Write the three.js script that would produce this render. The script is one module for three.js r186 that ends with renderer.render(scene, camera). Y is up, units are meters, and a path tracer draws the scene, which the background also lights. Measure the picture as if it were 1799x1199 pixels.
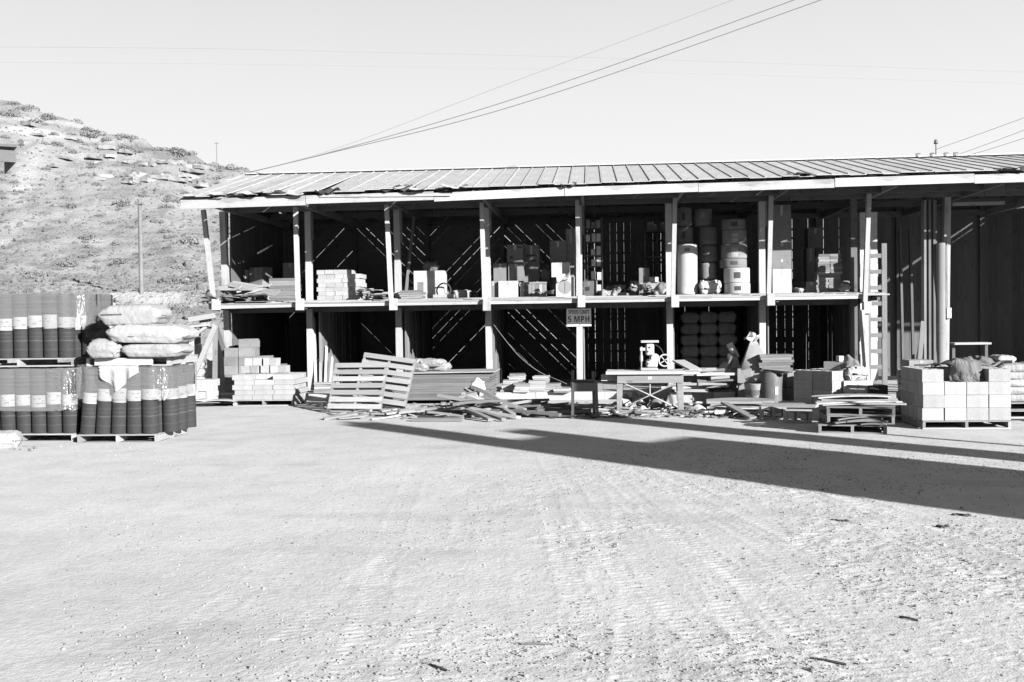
import * as THREE from 'three';
import { mergeGeometries } from 'three/addons/utils/BufferGeometryUtils.js';
import { RoundedBoxGeometry } from 'three/addons/geometries/RoundedBoxGeometry.js';

// ---------------------------------------------------------------- camera, sky, sun, exposure
const scene = new THREE.Scene();
const F = 1749, EYE = 1.65;                                   // focal length in photograph pixels (about 35 mm on small film)
const camera = new THREE.PerspectiveCamera(2 * Math.atan(599.5 / F) * 180 / Math.PI, 1799 / 1199, 0.1, 3000);
camera.position.set(0, EYE, 0);
camera.rotation.order = 'YXZ';
camera.rotation.set(-0.0217, 0.0799, -0.0135);
camera.updateMatrixWorld(true);
scene.add(camera);

const EXPOSURE = 3.8;
const SUN = new THREE.Vector3(0.671, 0.316, 0.671).normalize();
{ // clear dry sky: pale at the horizon, deep overhead
  const w = 256, h = 128, d = new Float32Array(w * h * 4);
  for (let j = 0; j < h; j++) for (let i = 0; i < w; i++) {
    const el = ((j + 0.5) / h - 0.5) * Math.PI, e = Math.max(0, el) * 57.3;
    const L = (0.034 + 0.222 * Math.exp(-((e / 34) ** 2)));
    d.set([L, L, L, 1], (j * w + i) * 4);
  }
  const t = new THREE.DataTexture(d, w, h, THREE.RGBAFormat, THREE.FloatType);
  t.mapping = THREE.EquirectangularReflectionMapping; t.magFilter = t.minFilter = THREE.LinearFilter; t.needsUpdate = true;
  scene.background = t; scene.environment = t;
}
const sun = new THREE.DirectionalLight(0xffffff, 5);
sun.position.copy(SUN).multiplyScalar(60).add(new THREE.Vector3(0, 0, -14)); sun.target.position.set(0, 0, -14);
sun.castShadow = true; sun.shadow.mapSize.set(4096, 4096); sun.shadow.radius = 1;
Object.assign(sun.shadow.camera, { left: -30, right: 30, top: 30, bottom: -30, near: 1, far: 160 });
scene.add(sun, sun.target);
const renderer = new THREE.WebGLRenderer({ antialias: true });
renderer.toneMapping = THREE.LinearToneMapping; renderer.toneMappingExposure = EXPOSURE;
renderer.shadowMap.enabled = true;

// ---------------------------------------------------------------- helpers
const V = (x, y, z) => new THREE.Vector3(x, y, z);
let seed = 7;
const srand = s => { seed = s; };
const rnd = () => { seed |= 0; seed = seed + 0x6D2B79F5 | 0; let t = Math.imul(seed ^ seed >>> 15, 1 | seed); t = t + Math.imul(t ^ t >>> 7, 61 | t) ^ t; return ((t ^ t >>> 14) >>> 0) / 4294967296; };
const rr = (a, b) => a + (b - a) * rnd();
const pick = a => a[Math.floor(rnd() * a.length)];
// a point of the place, read off the photograph: pixel and distance along the yard
const A = (px, py, D) => { const v = V((px - 899.5) / F, -(py - 599.5) / F, -1).applyQuaternion(camera.quaternion); return v.multiplyScalar(D / -v.z).add(camera.position); };
const GX = (px, D, y = 1) => { const v = A(px, 600, D); return v.x + (px - 899.5) * 0; };
const hash = (x, y, s = 0) => { let h = Math.imul(x, 374761393) + Math.imul(y, 668265263) + Math.imul(s, 974634653) | 0; h = Math.imul(h ^ h >>> 13, 1274126177); return ((h ^ h >>> 16) >>> 0) / 4294967296; };
const mod = (a, n) => ((a % n) + n) % n;
function vn(x, y, p = 0, q = 0, s = 0) {                        // value noise, periodic when p, q are given
  const xi = Math.floor(x), yi = Math.floor(y), fx = x - xi, fy = y - yi, u = fx * fx * (3 - 2 * fx), v = fy * fy * (3 - 2 * fy);
  const g = (i, j) => hash(p ? mod(i, p) : i, q ? mod(j, q) : j, s);
  const a = g(xi, yi), b = g(xi + 1, yi), c = g(xi, yi + 1), d = g(xi + 1, yi + 1);
  return a + (b - a) * u + (c - a) * v + (a - b - c + d) * u * v;
}
const fbm = (x, y, o = 4, s = 0) => { let r = 0, a = 0.5; for (let i = 0; i < o; i++) { r += a * vn(x, y, 0, 0, s + i); x *= 2.03; y *= 2.03; a *= 0.5; } return r / (1 - 0.5 ** o); };
const sm = (a, b, x) => { const t = Math.min(1, Math.max(0, (x - a) / (b - a))); return t * t * (3 - 2 * t); };

const enc = l => Math.round(255 * (l <= 0.0031308 ? 12.92 * l : 1.055 * Math.min(1, l) ** (1 / 2.4) - 0.055));
function tex(w, h, fn, colour = true) {
  const d = new Uint8Array(w * h * 4);
  for (let j = 0; j < h; j++) for (let i = 0; i < w; i++) { const l = fn(i / w, j / h), e = colour ? enc(Math.max(0, l)) : Math.round(255 * Math.min(1, Math.max(0, l))); d.set([e, e, e, 255], (j * w + i) * 4); }
  const t = new THREE.DataTexture(d, w, h); t.wrapS = t.wrapT = THREE.RepeatWrapping; t.magFilter = THREE.LinearFilter; t.minFilter = THREE.LinearMipmapLinearFilter; t.generateMipmaps = true;
  if (colour) t.colorSpace = THREE.SRGBColorSpace; t.needsUpdate = true; return t;
}
const grainF = (u, v, s) => {
  const warp = 2.2 * vn(u * 4, v * 4, 4, 4, s);
  const g = 0.55 * vn(u * 5 + 0, v * 64 + 0, 5, 64, s + 1) + 0.3 * vn(u * 14, v * 128, 14, 128, s + 2) + 0.15 * vn(u * 40, v * 40, 40, 40, s + 3);
  const kn = vn(u * 7, v * 5, 7, 5, s + 4); const wear = vn(u * 3, v * 3 + warp * 0, 3, 3, s + 5);
  return { g, kn, wear };
};
const woodMap = tex(512, 256, (u, v) => { const { g, kn, wear } = grainF(u, v, 11); return (0.62 + 0.42 * g + 0.22 * (wear - 0.5)) * (kn > 0.86 ? 0.6 : 1); });
const woodBump = tex(512, 256, (u, v) => { const { g } = grainF(u, v, 11); return g; }, false);
const paintMap = tex(512, 256, (u, v) => { const { g, wear } = grainF(u, v, 31); const f = vn(u * 24, v * 48, 24, 48, 36); const c = (0.65 * wear + 0.35 * f) + 0.28 * (g - 0.5); return c > 0.60 ? 0.52 + 0.3 * g : 0.88 + 0.12 * f; });
const blockMap = tex(256, 256, (u, v) => 0.74 + 0.2 * vn(u * 90, v * 90, 90, 90, 51) + 0.12 * vn(u * 6, v * 6, 6, 6, 52) - (vn(u * 60, v * 60, 60, 60, 53) > 0.85 ? 0.25 : 0));
const blockBump = tex(256, 256, (u, v) => 0.6 * vn(u * 90, v * 90, 90, 90, 51) + 0.4 * vn(u * 40, v * 40, 40, 40, 54), false);
const paperMap = tex(256, 256, (u, v) => 0.82 + 0.1 * vn(u * 5, v * 5, 5, 5, 61) + 0.08 * vn(u * 50, v * 50, 50, 50, 62) - 0.14 * sm(0.72, 0.8, vn(u * 11, v * 11, 11, 11, 63)));
const paperBump = tex(256, 256, (u, v) => 0.6 * Math.abs(vn(u * 7, v * 7, 7, 7, 64) - 0.5) * 2 + 0.4 * vn(u * 22, v * 22, 22, 22, 65), false);
const metalMap = tex(256, 256, (u, v) => 0.78 + 0.14 * vn(u * 6, v * 3, 6, 3, 71) + 0.1 * vn(u * 40, v * 20, 40, 20, 72) - 0.3 * sm(0.78, 0.86, vn(u * 12, v * 9, 12, 9, 73)));
const feltMap = tex(128, 256, (u, v) => {                      // asphalt felt with printed chalk lines round the roll
  let l = 0.55 + 0.3 * vn(u * 30, v * 60, 30, 60, 81) + 0.15 * vn(u * 4, v * 4, 4, 4, 82);
  for (const [y, w, a] of [[0.13, 0.006, 1.2], [0.27, 0.008, 2.2], [0.33, 0.005, 1.2], [0.39, 0.005, 1.6], [0.76, 0.006, 1.6], [0.88, 0.007, 2]]) if (Math.abs(v - y + 0.01 * (vn(u * 6, 0, 6, 0, 83) - 0.5)) < w) l += a * (0.5 + 0.8 * vn(u * 20, v * 8, 20, 8, 84));
  return l * 0.24;
});
const dirtMap = tex(1024, 1024, (u, v) => 0.80 + 0.11 * (vn(u * 300, v * 300, 300, 300, 91) - 0.5) + 0.12 * (vn(u * 60, v * 60, 60, 60, 92) - 0.5) + 0.1 * (vn(u * 9, v * 9, 9, 9, 93) - 0.5) - (vn(u * 150, v * 150, 150, 150, 94) > 0.93 ? 0.17 : 0) + (vn(u * 130, v * 130, 130, 130, 95) > 0.94 ? 0.12 : 0));
const dirtBump = tex(1024, 1024, (u, v) => 0.35 * vn(u * 300, v * 300, 300, 300, 91) + 0.4 * vn(u * 110, v * 110, 110, 110, 96) + 0.25 * vn(u * 40, v * 40, 40, 40, 97), false);

const bandMap = tex(256, 64, (u, v) => { const row = Math.floor(v * 5), txt = row > 0 && row < 4 && (v * 5 - row) > 0.25 && (v * 5 - row) < 0.8 && vn(u * 46, row * 3, 46, 0, 87) > 0.56 && vn(u * 9, row, 9, 0, 88) > 0.35; return (txt ? 0.5 : 0.9) + 0.16 * (vn(u * 12, v * 5, 12, 5, 89) - 0.5); });
const hillMap = tex(1024, 1024, (u, v) => { const a = vn(u * 160, v * 160, 160, 160, 111), b = vn(u * 60, v * 40, 60, 40, 112), c = vn(u * 18, v * 12, 18, 12, 113), k = vn(u * 8, v * 24, 8, 24, 114); return 0.86 + 0.12 * (b - 0.5) + 0.12 * (k - 0.5) - 0.3 * sm(0.70, 0.82, 0.55 * a + 0.3 * b + 0.25 * c) - 0.16 * sm(0.62, 0.8, c) + 0.14 * sm(0.8, 0.9, a); });
const grey = l => new THREE.Color().setRGB(l, l, l);
const mk = (l, map, bump, bs, rough = 0.9, extra = {}) => new THREE.MeshStandardMaterial({ color: grey(l), map, bumpMap: bump || null, bumpScale: bs || 1, roughness: rough, side: THREE.DoubleSide, ...extra });
const wood = l => mk(l, woodMap, woodBump, 0.002);
const M = {
  paint: [mk(0.25, paintMap, woodBump, 0.002), mk(0.21, paintMap, woodBump, 0.002)],
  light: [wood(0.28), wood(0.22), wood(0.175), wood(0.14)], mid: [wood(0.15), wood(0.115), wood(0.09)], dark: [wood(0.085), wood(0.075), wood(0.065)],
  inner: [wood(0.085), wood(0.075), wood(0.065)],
  block: [mk(0.215, blockMap, blockBump, 0.002), mk(0.195, blockMap, blockBump, 0.002), mk(0.235, blockMap, blockBump, 0.002)],
  slab: mk(0.26, blockMap, blockBump, 0.002),
  carton: [mk(0.13, paperMap, null, 0), mk(0.105, paperMap, null, 0), mk(0.15, paperMap, null, 0)], white: [mk(0.31, paperMap, null, 0), mk(0.27, paperMap, null, 0)],
  sack: [mk(0.22, paperMap, paperBump, 0.008), mk(0.19, paperMap, paperBump, 0.008)], sackD: [mk(0.075, paperMap, paperBump, 0.02), mk(0.06, paperMap, paperBump, 0.02)],
  roof: [mk(0.27, metalMap, null, 0, 0.62, { metalness: 0.1 }), mk(0.25, metalMap, null, 0, 0.62, { metalness: 0.1 }), mk(0.29, metalMap, null, 0, 0.62, { metalness: 0.1 })],
  felt: mk(0.045, feltMap, null, 0, 0.85), band: [mk(0.24, bandMap, null, 0), mk(0.2, bandMap, null, 0)],
  print: mk(0.03, paperMap, null, 0), tape: mk(0.2, paperMap, null, 0, 0.5), black: mk(0.018, null, null, 0, 0.8), metal: mk(0.2, metalMap, null, 0, 0.5), metalD: mk(0.06, metalMap, null, 0, 0.6),
  cloth: mk(0.11, paperMap, paperBump, 0.01), wire: mk(0.12, null, null, 0, 0.8),
};
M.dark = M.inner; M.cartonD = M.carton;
M.film = new THREE.MeshPhysicalMaterial({ color: grey(0.8), transmission: 0.92, thickness: 0, roughness: 0.16, ior: 1.45, bumpMap: paperBump, bumpScale: 0.01, side: THREE.DoubleSide });
const mt = m => Array.isArray(m) ? pick(m) : m;

const taken = {};
const numbered = n => { const k = taken[n] = (taken[n] ?? -1) + 1; return k ? n + '_' + String(k).padStart(3, '0') : n; };
function tagged(o, label, category, group) { o.userData = { label, category }; if (group) o.userData.group = group; return o; }
function thing(name, label, category, pos = V(0, 0, 0), ry = 0, group) { const o = new THREE.Group(); o.name = numbered(name); o.position.copy(pos); o.rotation.y = ry; scene.add(o); return tagged(o, label, category, group); }
function part(name, geo, m, parent, pos, rot) { const o = new THREE.Mesh(geo, mt(m)); o.name = name; if (pos) o.position.copy(pos); if (rot) o.rotation.set(...rot); o.castShadow = o.receiveShadow = true; parent.add(o); return o; }
function solo(name, label, category, group, geo, m, pos, rot) { const o = part(numbered(name), geo, m, scene, pos, rot); return tagged(o, label, category, group); }
function struct(name, geo, m) { const o = part(name, geo, m, scene); o.userData.kind = 'structure'; return o; }

const boxCache = {};
function bx(w, h, d, variant) {                                // box with uv in metres, grain along its longest side
  const vr = variant ?? Math.floor(rnd() * 4), k = [w, h, d].map(a => a.toFixed(3)).join() + vr; if (boxCache[k]) return boxCache[k];
  return boxCache[k] = woodUV(new THREE.BoxGeometry(w, h, d), w, h, d, vr);
}
function woodUV(g, w, h, d, vr) {
  const p = g.attributes.position, n = g.attributes.normal, uv = g.attributes.uv, S = [w, h, d], ou = hash(vr, 3) , ov = hash(vr, 5);
  for (let i = 0; i < p.count; i++) {
    const N = [n.getX(i), n.getY(i), n.getZ(i)].map(Math.abs), ax = [0, 1, 2].filter(a => N[a] < 0.5), P = [p.getX(i), p.getY(i), p.getZ(i)];
    const [a, b] = S[ax[0]] >= S[ax[1]] ? ax : [ax[1], ax[0]]; uv.setXY(i, P[a] / 1.4 + ou, P[b] / 0.5 + ov);
  }
  return g;
}
function orient(o, a, b, twist = 0) {
  const x = b.clone().sub(a).normalize(), up = Math.abs(x.y) > 0.92 ? V(0, 0, 1) : V(0, 1, 0), z = x.clone().cross(up).normalize(), y = z.clone().cross(x);
  o.quaternion.setFromRotationMatrix(new THREE.Matrix4().makeBasis(x, y, z)); if (twist) o.rotateX(twist); o.position.copy(a).add(b).multiplyScalar(0.5); return o;
}
// straight timber from a to b: w across, t thick
const bar = (name, a, b, w, t, m, parent, twist) => orient(part(name, bx(Math.round(a.distanceTo(b) * 500) / 500, t, w), m, parent), a, b, twist);
// weathered board: bowed, twisted, split ends
function warped(L, t, w) {
  const g = woodUV(new THREE.BoxGeometry(L, t, w, 10, 1, 2), L, t, w, Math.floor(rnd() * 8)), p = g.attributes.position, bow = rr(-0.03, 0.035) * Math.min(1, L), tw = rr(-0.25, 0.25), sw = rr(-0.02, 0.02) * Math.min(1, L), k = Math.floor(rnd() * 999);
  for (let i = 0; i < p.count; i++) { let x = p.getX(i), y = p.getY(i), z = p.getZ(i); const u = x / L, end = Math.abs(u) > 0.49, a = tw * u, y2 = y * Math.cos(a) - z * Math.sin(a), z2 = y * Math.sin(a) + z * Math.cos(a); if (end) x += Math.sign(u) * -0.05 * hash(Math.round(z / w * 4) + 7, k) * (u > 0 ? 1 : 0.6); p.setXYZ(i, x, y2 + bow * (1 - 4 * u * u), z2 * (1 + 0.06 * (hash(Math.round(u * 10), k, 3) - 0.5)) + sw * (1 - 4 * u * u)); }
  g.computeVertexNormals(); return g;
}
const plank = (name, label, category, group, a, b, w, t, m, twist) => /scrap_board|long_board|pale_board|loose_slat|offcut/.test(name) ? tagged(orient(part(numbered(name), warped(a.distanceTo(b), t, w), m, scene), a, b, twist), label, category, group) : tagged(bar(numbered(name), a, b, w, t, m, scene, twist), label, category, group);
const tube = (pts, r, seg = 24, rs = 5) => new THREE.TubeGeometry(new THREE.CatmullRomCurve3(pts), seg, r, rs);
function lathe(pts, seg = 20) { return new THREE.LatheGeometry(pts.map(p => new THREE.Vector2(...p)), seg); }

// filled sack: squared-off cushion with sagging, dented sides, base at y = 0
function sackGeo(w, h, d, s, lump = 0.06) {
  const g = new THREE.SphereGeometry(1, 44, 26), p = g.attributes.position, e = 0.3;
  const se = (c, q) => Math.sign(c) * Math.abs(c) ** q;
  for (let i = 0; i < p.count; i++) {
    let x = p.getX(i), y = p.getY(i), z = p.getZ(i);
    let X = se(x, e), Y = se(y, 0.6), Z = se(z, e);
    const pinch = (1 - 0.42 * sm(0.6, 1.02, Math.abs(X))) * (0.82 + 0.3 * fbm(X * 1.3 + s * 3.1, s * 1.7, 2, s + 8)) * (1 - 0.15 * Math.max(0, Math.abs(Z) - 0.7));
    const n = lump * (fbm(X * 2.3 + s * 9, Z * 2.3 + Y * 1.7, 3, s) - 0.5) * 2, n2 = lump * 0.5 * (vn(X * 7 + s, Y * 6 + Z * 5, 0, 0, s + 4) - 0.5);
    const cr = Math.abs(vn(X * 2.6 + s * 5.3 + Z * 1.1, Z * 1.2 + Y * 0.6, 0, 0, s + 6) - 0.5) * 2, cr2 = Math.abs(vn(X * 6 + s, Z * 2 - Y * 1.5, 0, 0, s + 7) - 0.5) * 2;
    Y = Y * pinch + n + n2 - lump * 1.5 * (1 - sm(0, 0.28, cr)) * Math.sign(Y) - lump * 0.7 * (1 - sm(0, 0.3, cr2)) * Math.sign(Y); Y = Math.max(-1, Y); if (Y < -0.55) Y = Math.max(-1, Y * 1.25);
    p.setXYZ(i, X * w / 2 * (1 + n * 0.6 - lump * 0.25 * (1 - sm(0, 0.3, cr2))), (Y + 1) * h / 2, Z * d / 2 * (1 + n * 0.8 + n2));
  }
  const uv = g.attributes.uv; for (let i = 0; i < p.count; i++) uv.setXY(i, p.getX(i) * 1.6 + s * 0.37, p.getZ(i) * 1.6 + p.getY(i) * 1.3);
  g.computeVertexNormals(); return g;
}
// crumpled sheet w by d, lying at y = 0
function crumple(w, d, amp, s, nx = 14, nz = 12, thick = 0) {
  const g = new THREE.PlaneGeometry(w, d, nx, nz).rotateX(-Math.PI / 2), p = g.attributes.position;
  for (let i = 0; i < p.count; i++) { const x = p.getX(i), z = p.getZ(i); p.setXYZ(i, x + amp * 0.4 * (vn(x * 9, z * 9, 0, 0, s + 1) - 0.5), amp * (Math.abs(vn(x * 5 + s, z * 5, 0, 0, s) - 0.5) * 2 + 0.6 * vn(x * 13, z * 13, 0, 0, s + 2)), z + amp * 0.4 * (vn(x * 9, z * 9, 0, 0, s + 3) - 0.5)); }
  g.computeVertexNormals(); return g;
}
// hollow concrete block, base at y = 0
const blockCache = {};
function blockGeo(L, H, W) {
  const k = [L, H, W].join(); if (blockCache[k]) return blockCache[k];
  const b = 0.004, sh = new THREE.Shape([[-L / 2 + b, -W / 2 + b], [L / 2 - b, -W / 2 + b], [L / 2 - b, W / 2 - b], [-L / 2 + b, W / 2 - b]].map(a => new THREE.Vector2(...a)));
  for (const c of [-1, 1]) { const cw = L * 0.17, ch = W / 2 - Math.min(0.032, W * 0.2), x = c * L * 0.225; sh.holes.push(new THREE.Path([[x - cw, -ch], [x + cw, -ch], [x + cw, ch], [x - cw, ch]].map(a => new THREE.Vector2(...a)))); }
  const g = new THREE.ExtrudeGeometry(sh, { depth: H - 2 * b, bevelEnabled: true, bevelSize: b, bevelThickness: b, bevelSegments: 1 }); g.rotateX(-Math.PI / 2); g.translate(0, b, 0);
  const uv = g.attributes.uv; for (let i = 0; i < uv.count; i++) uv.setXY(i, uv.getX(i) * 2, uv.getY(i) * 2);
  return blockCache[k] = g;
}
function pallet(label, pos, ry, w = 1.2, d = 1.0, m = M.light, group, nb = 7) {
  const t = thing('wooden_pallet', label, 'pallet', pos, ry, group);
  for (const x of [-1, 0, 1]) part('stringer', bx(0.04, 0.085, d), m, t, V(x * (w / 2 - 0.02), 0.0605, 0));
  for (let i = 0; i < nb; i++) part('deck_board', bx(w, 0.018, 0.1), m, t, V(rr(-0.008, 0.008), 0.112, -d / 2 + 0.05 + i * (d - 0.1) / (nb - 1)), [0, rr(-0.012, 0.012), 0]);
  for (const z of [-1, 0, 1]) part('bottom_board', bx(w, 0.018, 0.1), m, t, V(0, 0.009, z * (d / 2 - 0.05)));
  return t;
}
const PH = 0.122;                                              // top of a pallet's deck
const ORD = ['first', 'second', 'third', 'fourth', 'fifth', 'sixth', 'seventh', 'eighth', 'ninth', 'tenth', 'eleventh', 'twelfth', 'thirteenth', 'fourteenth', 'fifteenth'];
const spot = (i, nx, j, k, nz, up = 'course') => (up ? ', ' + ORD[j] + ' ' + up + ' up' : '') + (nz > 1 ? ', ' + (k === 0 ? 'front' : k === nz - 1 ? 'back' : ORD[k]) + ' row' : '') + (nx > 1 ? ', ' + ORD[i] + ' from left' : '');
// courses of blocks on a base; keep(i, j, k) may drop one
function blocks(label, group, pos, ry, nx, ny, nz, L, H, W, opt = {}) {
  const q = new THREE.Quaternion().setFromAxisAngle(V(0, 1, 0), ry), g = blockGeo(L, H, W);
  for (let j = 0; j < ny; j++) for (let k = 0; k < nz; k++) for (let i = 0; i < nx; i++) {
    if (opt.keep && !opt.keep(i, j, k)) continue;
    const off = opt.bond && j % 2 ? 0.25 * L : (opt.bond ? -0.0 * L : 0);
    const p = V((i - (nx - 1) / 2) * (L + 0.01) + off * 0.4 + rr(-0.006, 0.006), j * (H + 0.001), ((nz - 1) / 2 - k) * (W + 0.006) + rr(-0.006, 0.006)).applyQuaternion(q).add(pos);
    solo(opt.name || 'concrete_block', label + spot(i, nx, j, k, nz), opt.cat || 'block', group, g, opt.m || M.block, p, [0, ry + rr(-0.012, 0.012), 0]);
  }
}
function carton(label, pos, [w, h, d], ry = 0, o = {}) {
  const t = thing(o.name || 'cardboard_carton', label, o.cat || 'box', pos, ry, o.group), m = mt(o.m || M.carton);
  const body = part('body', bx(w, h - 0.006, d), m, t, V(0, (h - 0.006) / 2, 0)), y0 = (h - 0.006) / 2;
  for (const s of [-1, 1]) part('top_flap', bx(w - 0.004, 0.005, d / 2 - 0.003), m, t, V(0, h - 0.0034, s * d / 4), [s * (o.open || 0), 0, 0]);
  part('tape', bx(0.05, h * 0.28, 0.002), M.tape, body, V(0, h * 0.85 - y0 - 0.004, d / 2 + 0.002));
  for (const [x, y, pw, ph] of o.print || []) part('printed_mark', bx(pw * w, ph * h, 0.002), o.ink || M.print, body, V(x * w, y * h - y0, d / 2 + 0.0022));
  return t;
}
const sack = (label, pos, [w, h, d], ry, o = {}) => solo(o.name || 'paper_sack', label, o.cat || 'sack', o.group, sackGeo(w, h, d, o.s || Math.floor(rnd() * 99), o.lump), o.m || M.sack, pos, [o.rx || 0, ry, o.rz || 0]);

// ---------------------------------------------------------------- ground
const tracks = [ // lateral position x = a + b*(D-5) + c*(D-5)^2, half width, from D, to D
  [1.75, -0.235, 0.0, 0.10, 3.5, 14], [2.05, -0.235, 0.0, 0.08, 3.5, 14], [1.50, -0.19, 0.004, 0.09, 3.5, 13], [2.55, -0.10, -0.006, 0.11, 3.5, 15], [0.0, -0.11, 0.002, 0.09, 3.5, 10], [0.36, -0.14, 0.004, 0.08, 3.5, 11], [-0.5, -0.12, 0.006, 0.09, 3.5, 10], [1.12, -0.16, -0.004, 0.08, 3.5, 12], [3.0, -0.28, 0.006, 0.1, 3.5, 13], [0.8, -0.05, -0.012, 0.09, 3.5, 11.5], [2.3, -0.33, 0.01, 0.09, 3.5, 13],
  [-2.2, 0.05, -0.004, 0.1, 3.5, 9], [-1.2, -0.15, 0.004, 0.1, 3.5, 12], [0.6, -0.22, 0.008, 0.12, 3.5, 13], [1.3, -0.3, 0.012, 0.1, 3.5, 13], [2.7, -0.4, 0.016, 0.12, 3.5, 12], [0.2, 0.06, -0.012, 0.1, 3.5, 10], [3.6, -0.36, 0.012, 0.12, 3.5, 13],
  [-0.9, -0.02, -0.01, 0.09, 3.5, 9], [3.4, -0.24, -0.004, 0.1, 3.5, 12], [1.95, -0.28, 0.004, 0.07, 3.5, 14], [-1.6, 0.1, -0.008, 0.08, 5, 8], [2.8, -0.18, 0.0, 0.08, 3.5, 13],
];
function groundY(x, z) {
  const D = -z; if (D < 3 || D > 24 || Math.abs(x) > 16) return 0;
  const edge = sm(3, 3.6, D) * (1 - sm(17.5, 19.6, D)) * (1 - sm(12, 16, Math.abs(x)));
  const rough = 0.14 + 1.1 * sm(-2.2, 0.8, x + 0.9 * (fbm(x * 0.5, z * 0.5, 2, 5) - 0.5) * 3 + (D - 7) * 0.12) * (1 - 0.75 * sm(8, 13, D));
  const fin = sm(-3.2, -2.6, x) * (1 - sm(4, 4.6, x)) * (1 - sm(10, 12, D));
  const patch = sm(0.42, 0.68, fbm(x * 1.1 + 9, z * 0.8, 3, 21));
  let h = 0.02 * (fbm(x * 0.45, z * 0.45, 2, 1) - 0.5) + rough * 0.006 * (0.25 + patch) * (vn(x * 9, z * 9, 0, 0, 2) - 0.5) + fin * (rough * 0.005 * (0.2 + patch) * (vn(x * 26, z * 24, 0, 0, 3) - 0.5) + 0.0016 * (vn(x * 40, z * 40, 0, 0, 4) - 0.5));
  for (const [a, b, c, w, d0, d1] of tracks) {
    const e = D - 5, u = x - (a + b * e + c * e * e + 0.03 * (vn(D * 1.3, a * 9, 0, 0, 8) - 0.5)); if (Math.abs(u) > w * 1.5 || D < d0 || D > d1) continue;
    const fade = sm(0, 1.2, d1 - D) * (0.25 + 0.75 * sm(0.3, 0.7, fbm(D * 0.5 + a * 7, a * 3, 2, 9)));
    const inn = 1 - sm(w * 0.82, w * 1.02, Math.abs(u)), berm = Math.exp(-(((Math.abs(u) - w * 1.12) / (w * 0.16)) ** 2));
    const lug = (Math.sin((D * 95 + Math.sign(u) * 1.6 + Math.abs(u) * 28)) > 0.1 ? 1 : -0.6) * (Math.abs(u) > w * 0.25 ? 1 : 0.2);
    h += fade * (inn * (-0.0016 + 0.0023 * lug * (0.4 + vn(D * 10, u * 30, 0, 0, 10))) + berm * 0.006 * vn(D * 7, a * 5, 0, 0, 12));
  }
  return h * edge;
}
{
  const line = (segs) => { const r = []; for (const [a, b, s] of segs) { const n = Math.round((b - a) / s); for (let i = 0; i < n; i++) r.push(a + (b - a) * i / n); } r.push(segs.at(-1)[1]); return r; };
  const xs = line([[-600, -60, 90], [-60, -16, 8], [-16, -12, 0.5], [-12, -3.2, 0.09], [-3.2, 4.6, 0.023], [4.6, 9, 0.08], [9, 16, 0.5], [16, 60, 8], [60, 600, 90]]);
  const zs = line([[-900, -120, 110], [-120, -24, 8], [-24, -19.6, 0.4], [-19.6, -11, 0.055], [-11, -8, 0.03], [-8, -3.6, 0.0185], [-3.6, -2, 0.2], [-2, 40, 6], [40, 300, 60]]);
  const nx = xs.length, nz = zs.length, pos = new Float32Array(nx * nz * 3), uv = new Float32Array(nx * nz * 2), col = new Float32Array(nx * nz * 3), idx = [];
  let q = 0;
  for (let j = 0; j < nz; j++) for (let i = 0; i < nx; i++, q++) {
    const x = xs[i], z = zs[j]; pos.set([x, groundY(x, z), z], q * 3); uv.set([x / 2.3, z / 2.3], q * 2);
    const n = fbm(x * 0.35 + 3, z * 0.35, 4, 41), st = sm(0.66, 0.74, fbm(x * 0.5 + 40, z * 1.7, 4, 47)), st2 = sm(0.62, 0.7, fbm(x * 3 + 7, z * 3, 3, 49));
    const l = (0.93 + 0.22 * (n - 0.5)) * (1 - 0.10 * st) * (1 - 0.06 * st2); col.set([l, l, l], q * 3);
  }
  for (let j = 0; j < nz - 1; j++) for (let i = 0; i < nx - 1; i++) { const a = j * nx + i, b = a + 1, c = a + nx, d = c + 1; idx.push(a, c, b, b, c, d); }
  const g = new THREE.BufferGeometry(); g.setAttribute('position', new THREE.BufferAttribute(pos, 3)); g.setAttribute('uv', new THREE.BufferAttribute(uv, 2)); g.setAttribute('color', new THREE.BufferAttribute(col, 3)); g.setIndex(idx); g.computeVertexNormals();
  struct('ground', g, mk(0.405, dirtMap, dirtBump, 0.0042, 0.95, { vertexColors: true }));
}
// ---------------------------------------------------------------- hill
const elev = r => 0.039 - 0.304 * r;
function hillY(x, z) {
  const D = -z, bank = 2.3 * sm(38, 46, D + 2.5 * (fbm(x * 0.12, 3, 3, 60) - 0.5)) + 1.1 * sm(50, 51.2, D + 5 * (fbm(x * 0.09, 9, 3, 66) - 0.5));
  const top = Math.max(0, 1.65 + 100 * elev(Math.max(-1.3, x / 100)) - 2.3), t = (D - 54) / 46;
  const prof = t < 0 ? 0 : t < 1 ? 0.62 * t + 0.38 * sm(0, 1, t) * t : 1 - 0.12 * (t - 1);
  let h = bank + top * prof;
  const gul = Math.abs(fbm(x * 0.07 + D * 0.02, D * 0.03, 4, 61) - 0.5);
  h += sm(0.05, 0.3, t) * (-2.6 * (0.25 - gul) * (t < 1 ? 1 : 0.4) + 1.2 * (fbm(x * 0.2, D * 0.2, 4, 62) - 0.5));
  const led = sm(0.55, 0.95, t) * (1 - sm(1.0, 1.1, t)) + 0.35 * sm(0.1, 0.3, t) * (1 - sm(0.4, 0.6, t)), sN = h / 2.1 + 1.1 * (fbm(x * 0.06, 1.5, 3, 63) - 0.5), fr = sN - Math.floor(sN);
  h += led * 2.1 * 0.42 * sm(0.3, 0.6, fbm(x * 0.05 + 4, D * 0.06, 3, 77)) * (sm(0.55, 0.75, fr) - fr);
  return h + 0.22 * (fbm(x * 0.9, D * 0.9, 3, 64) - 0.5) - 0.4 * (1 - sm(36, 40, D));
}
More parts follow.
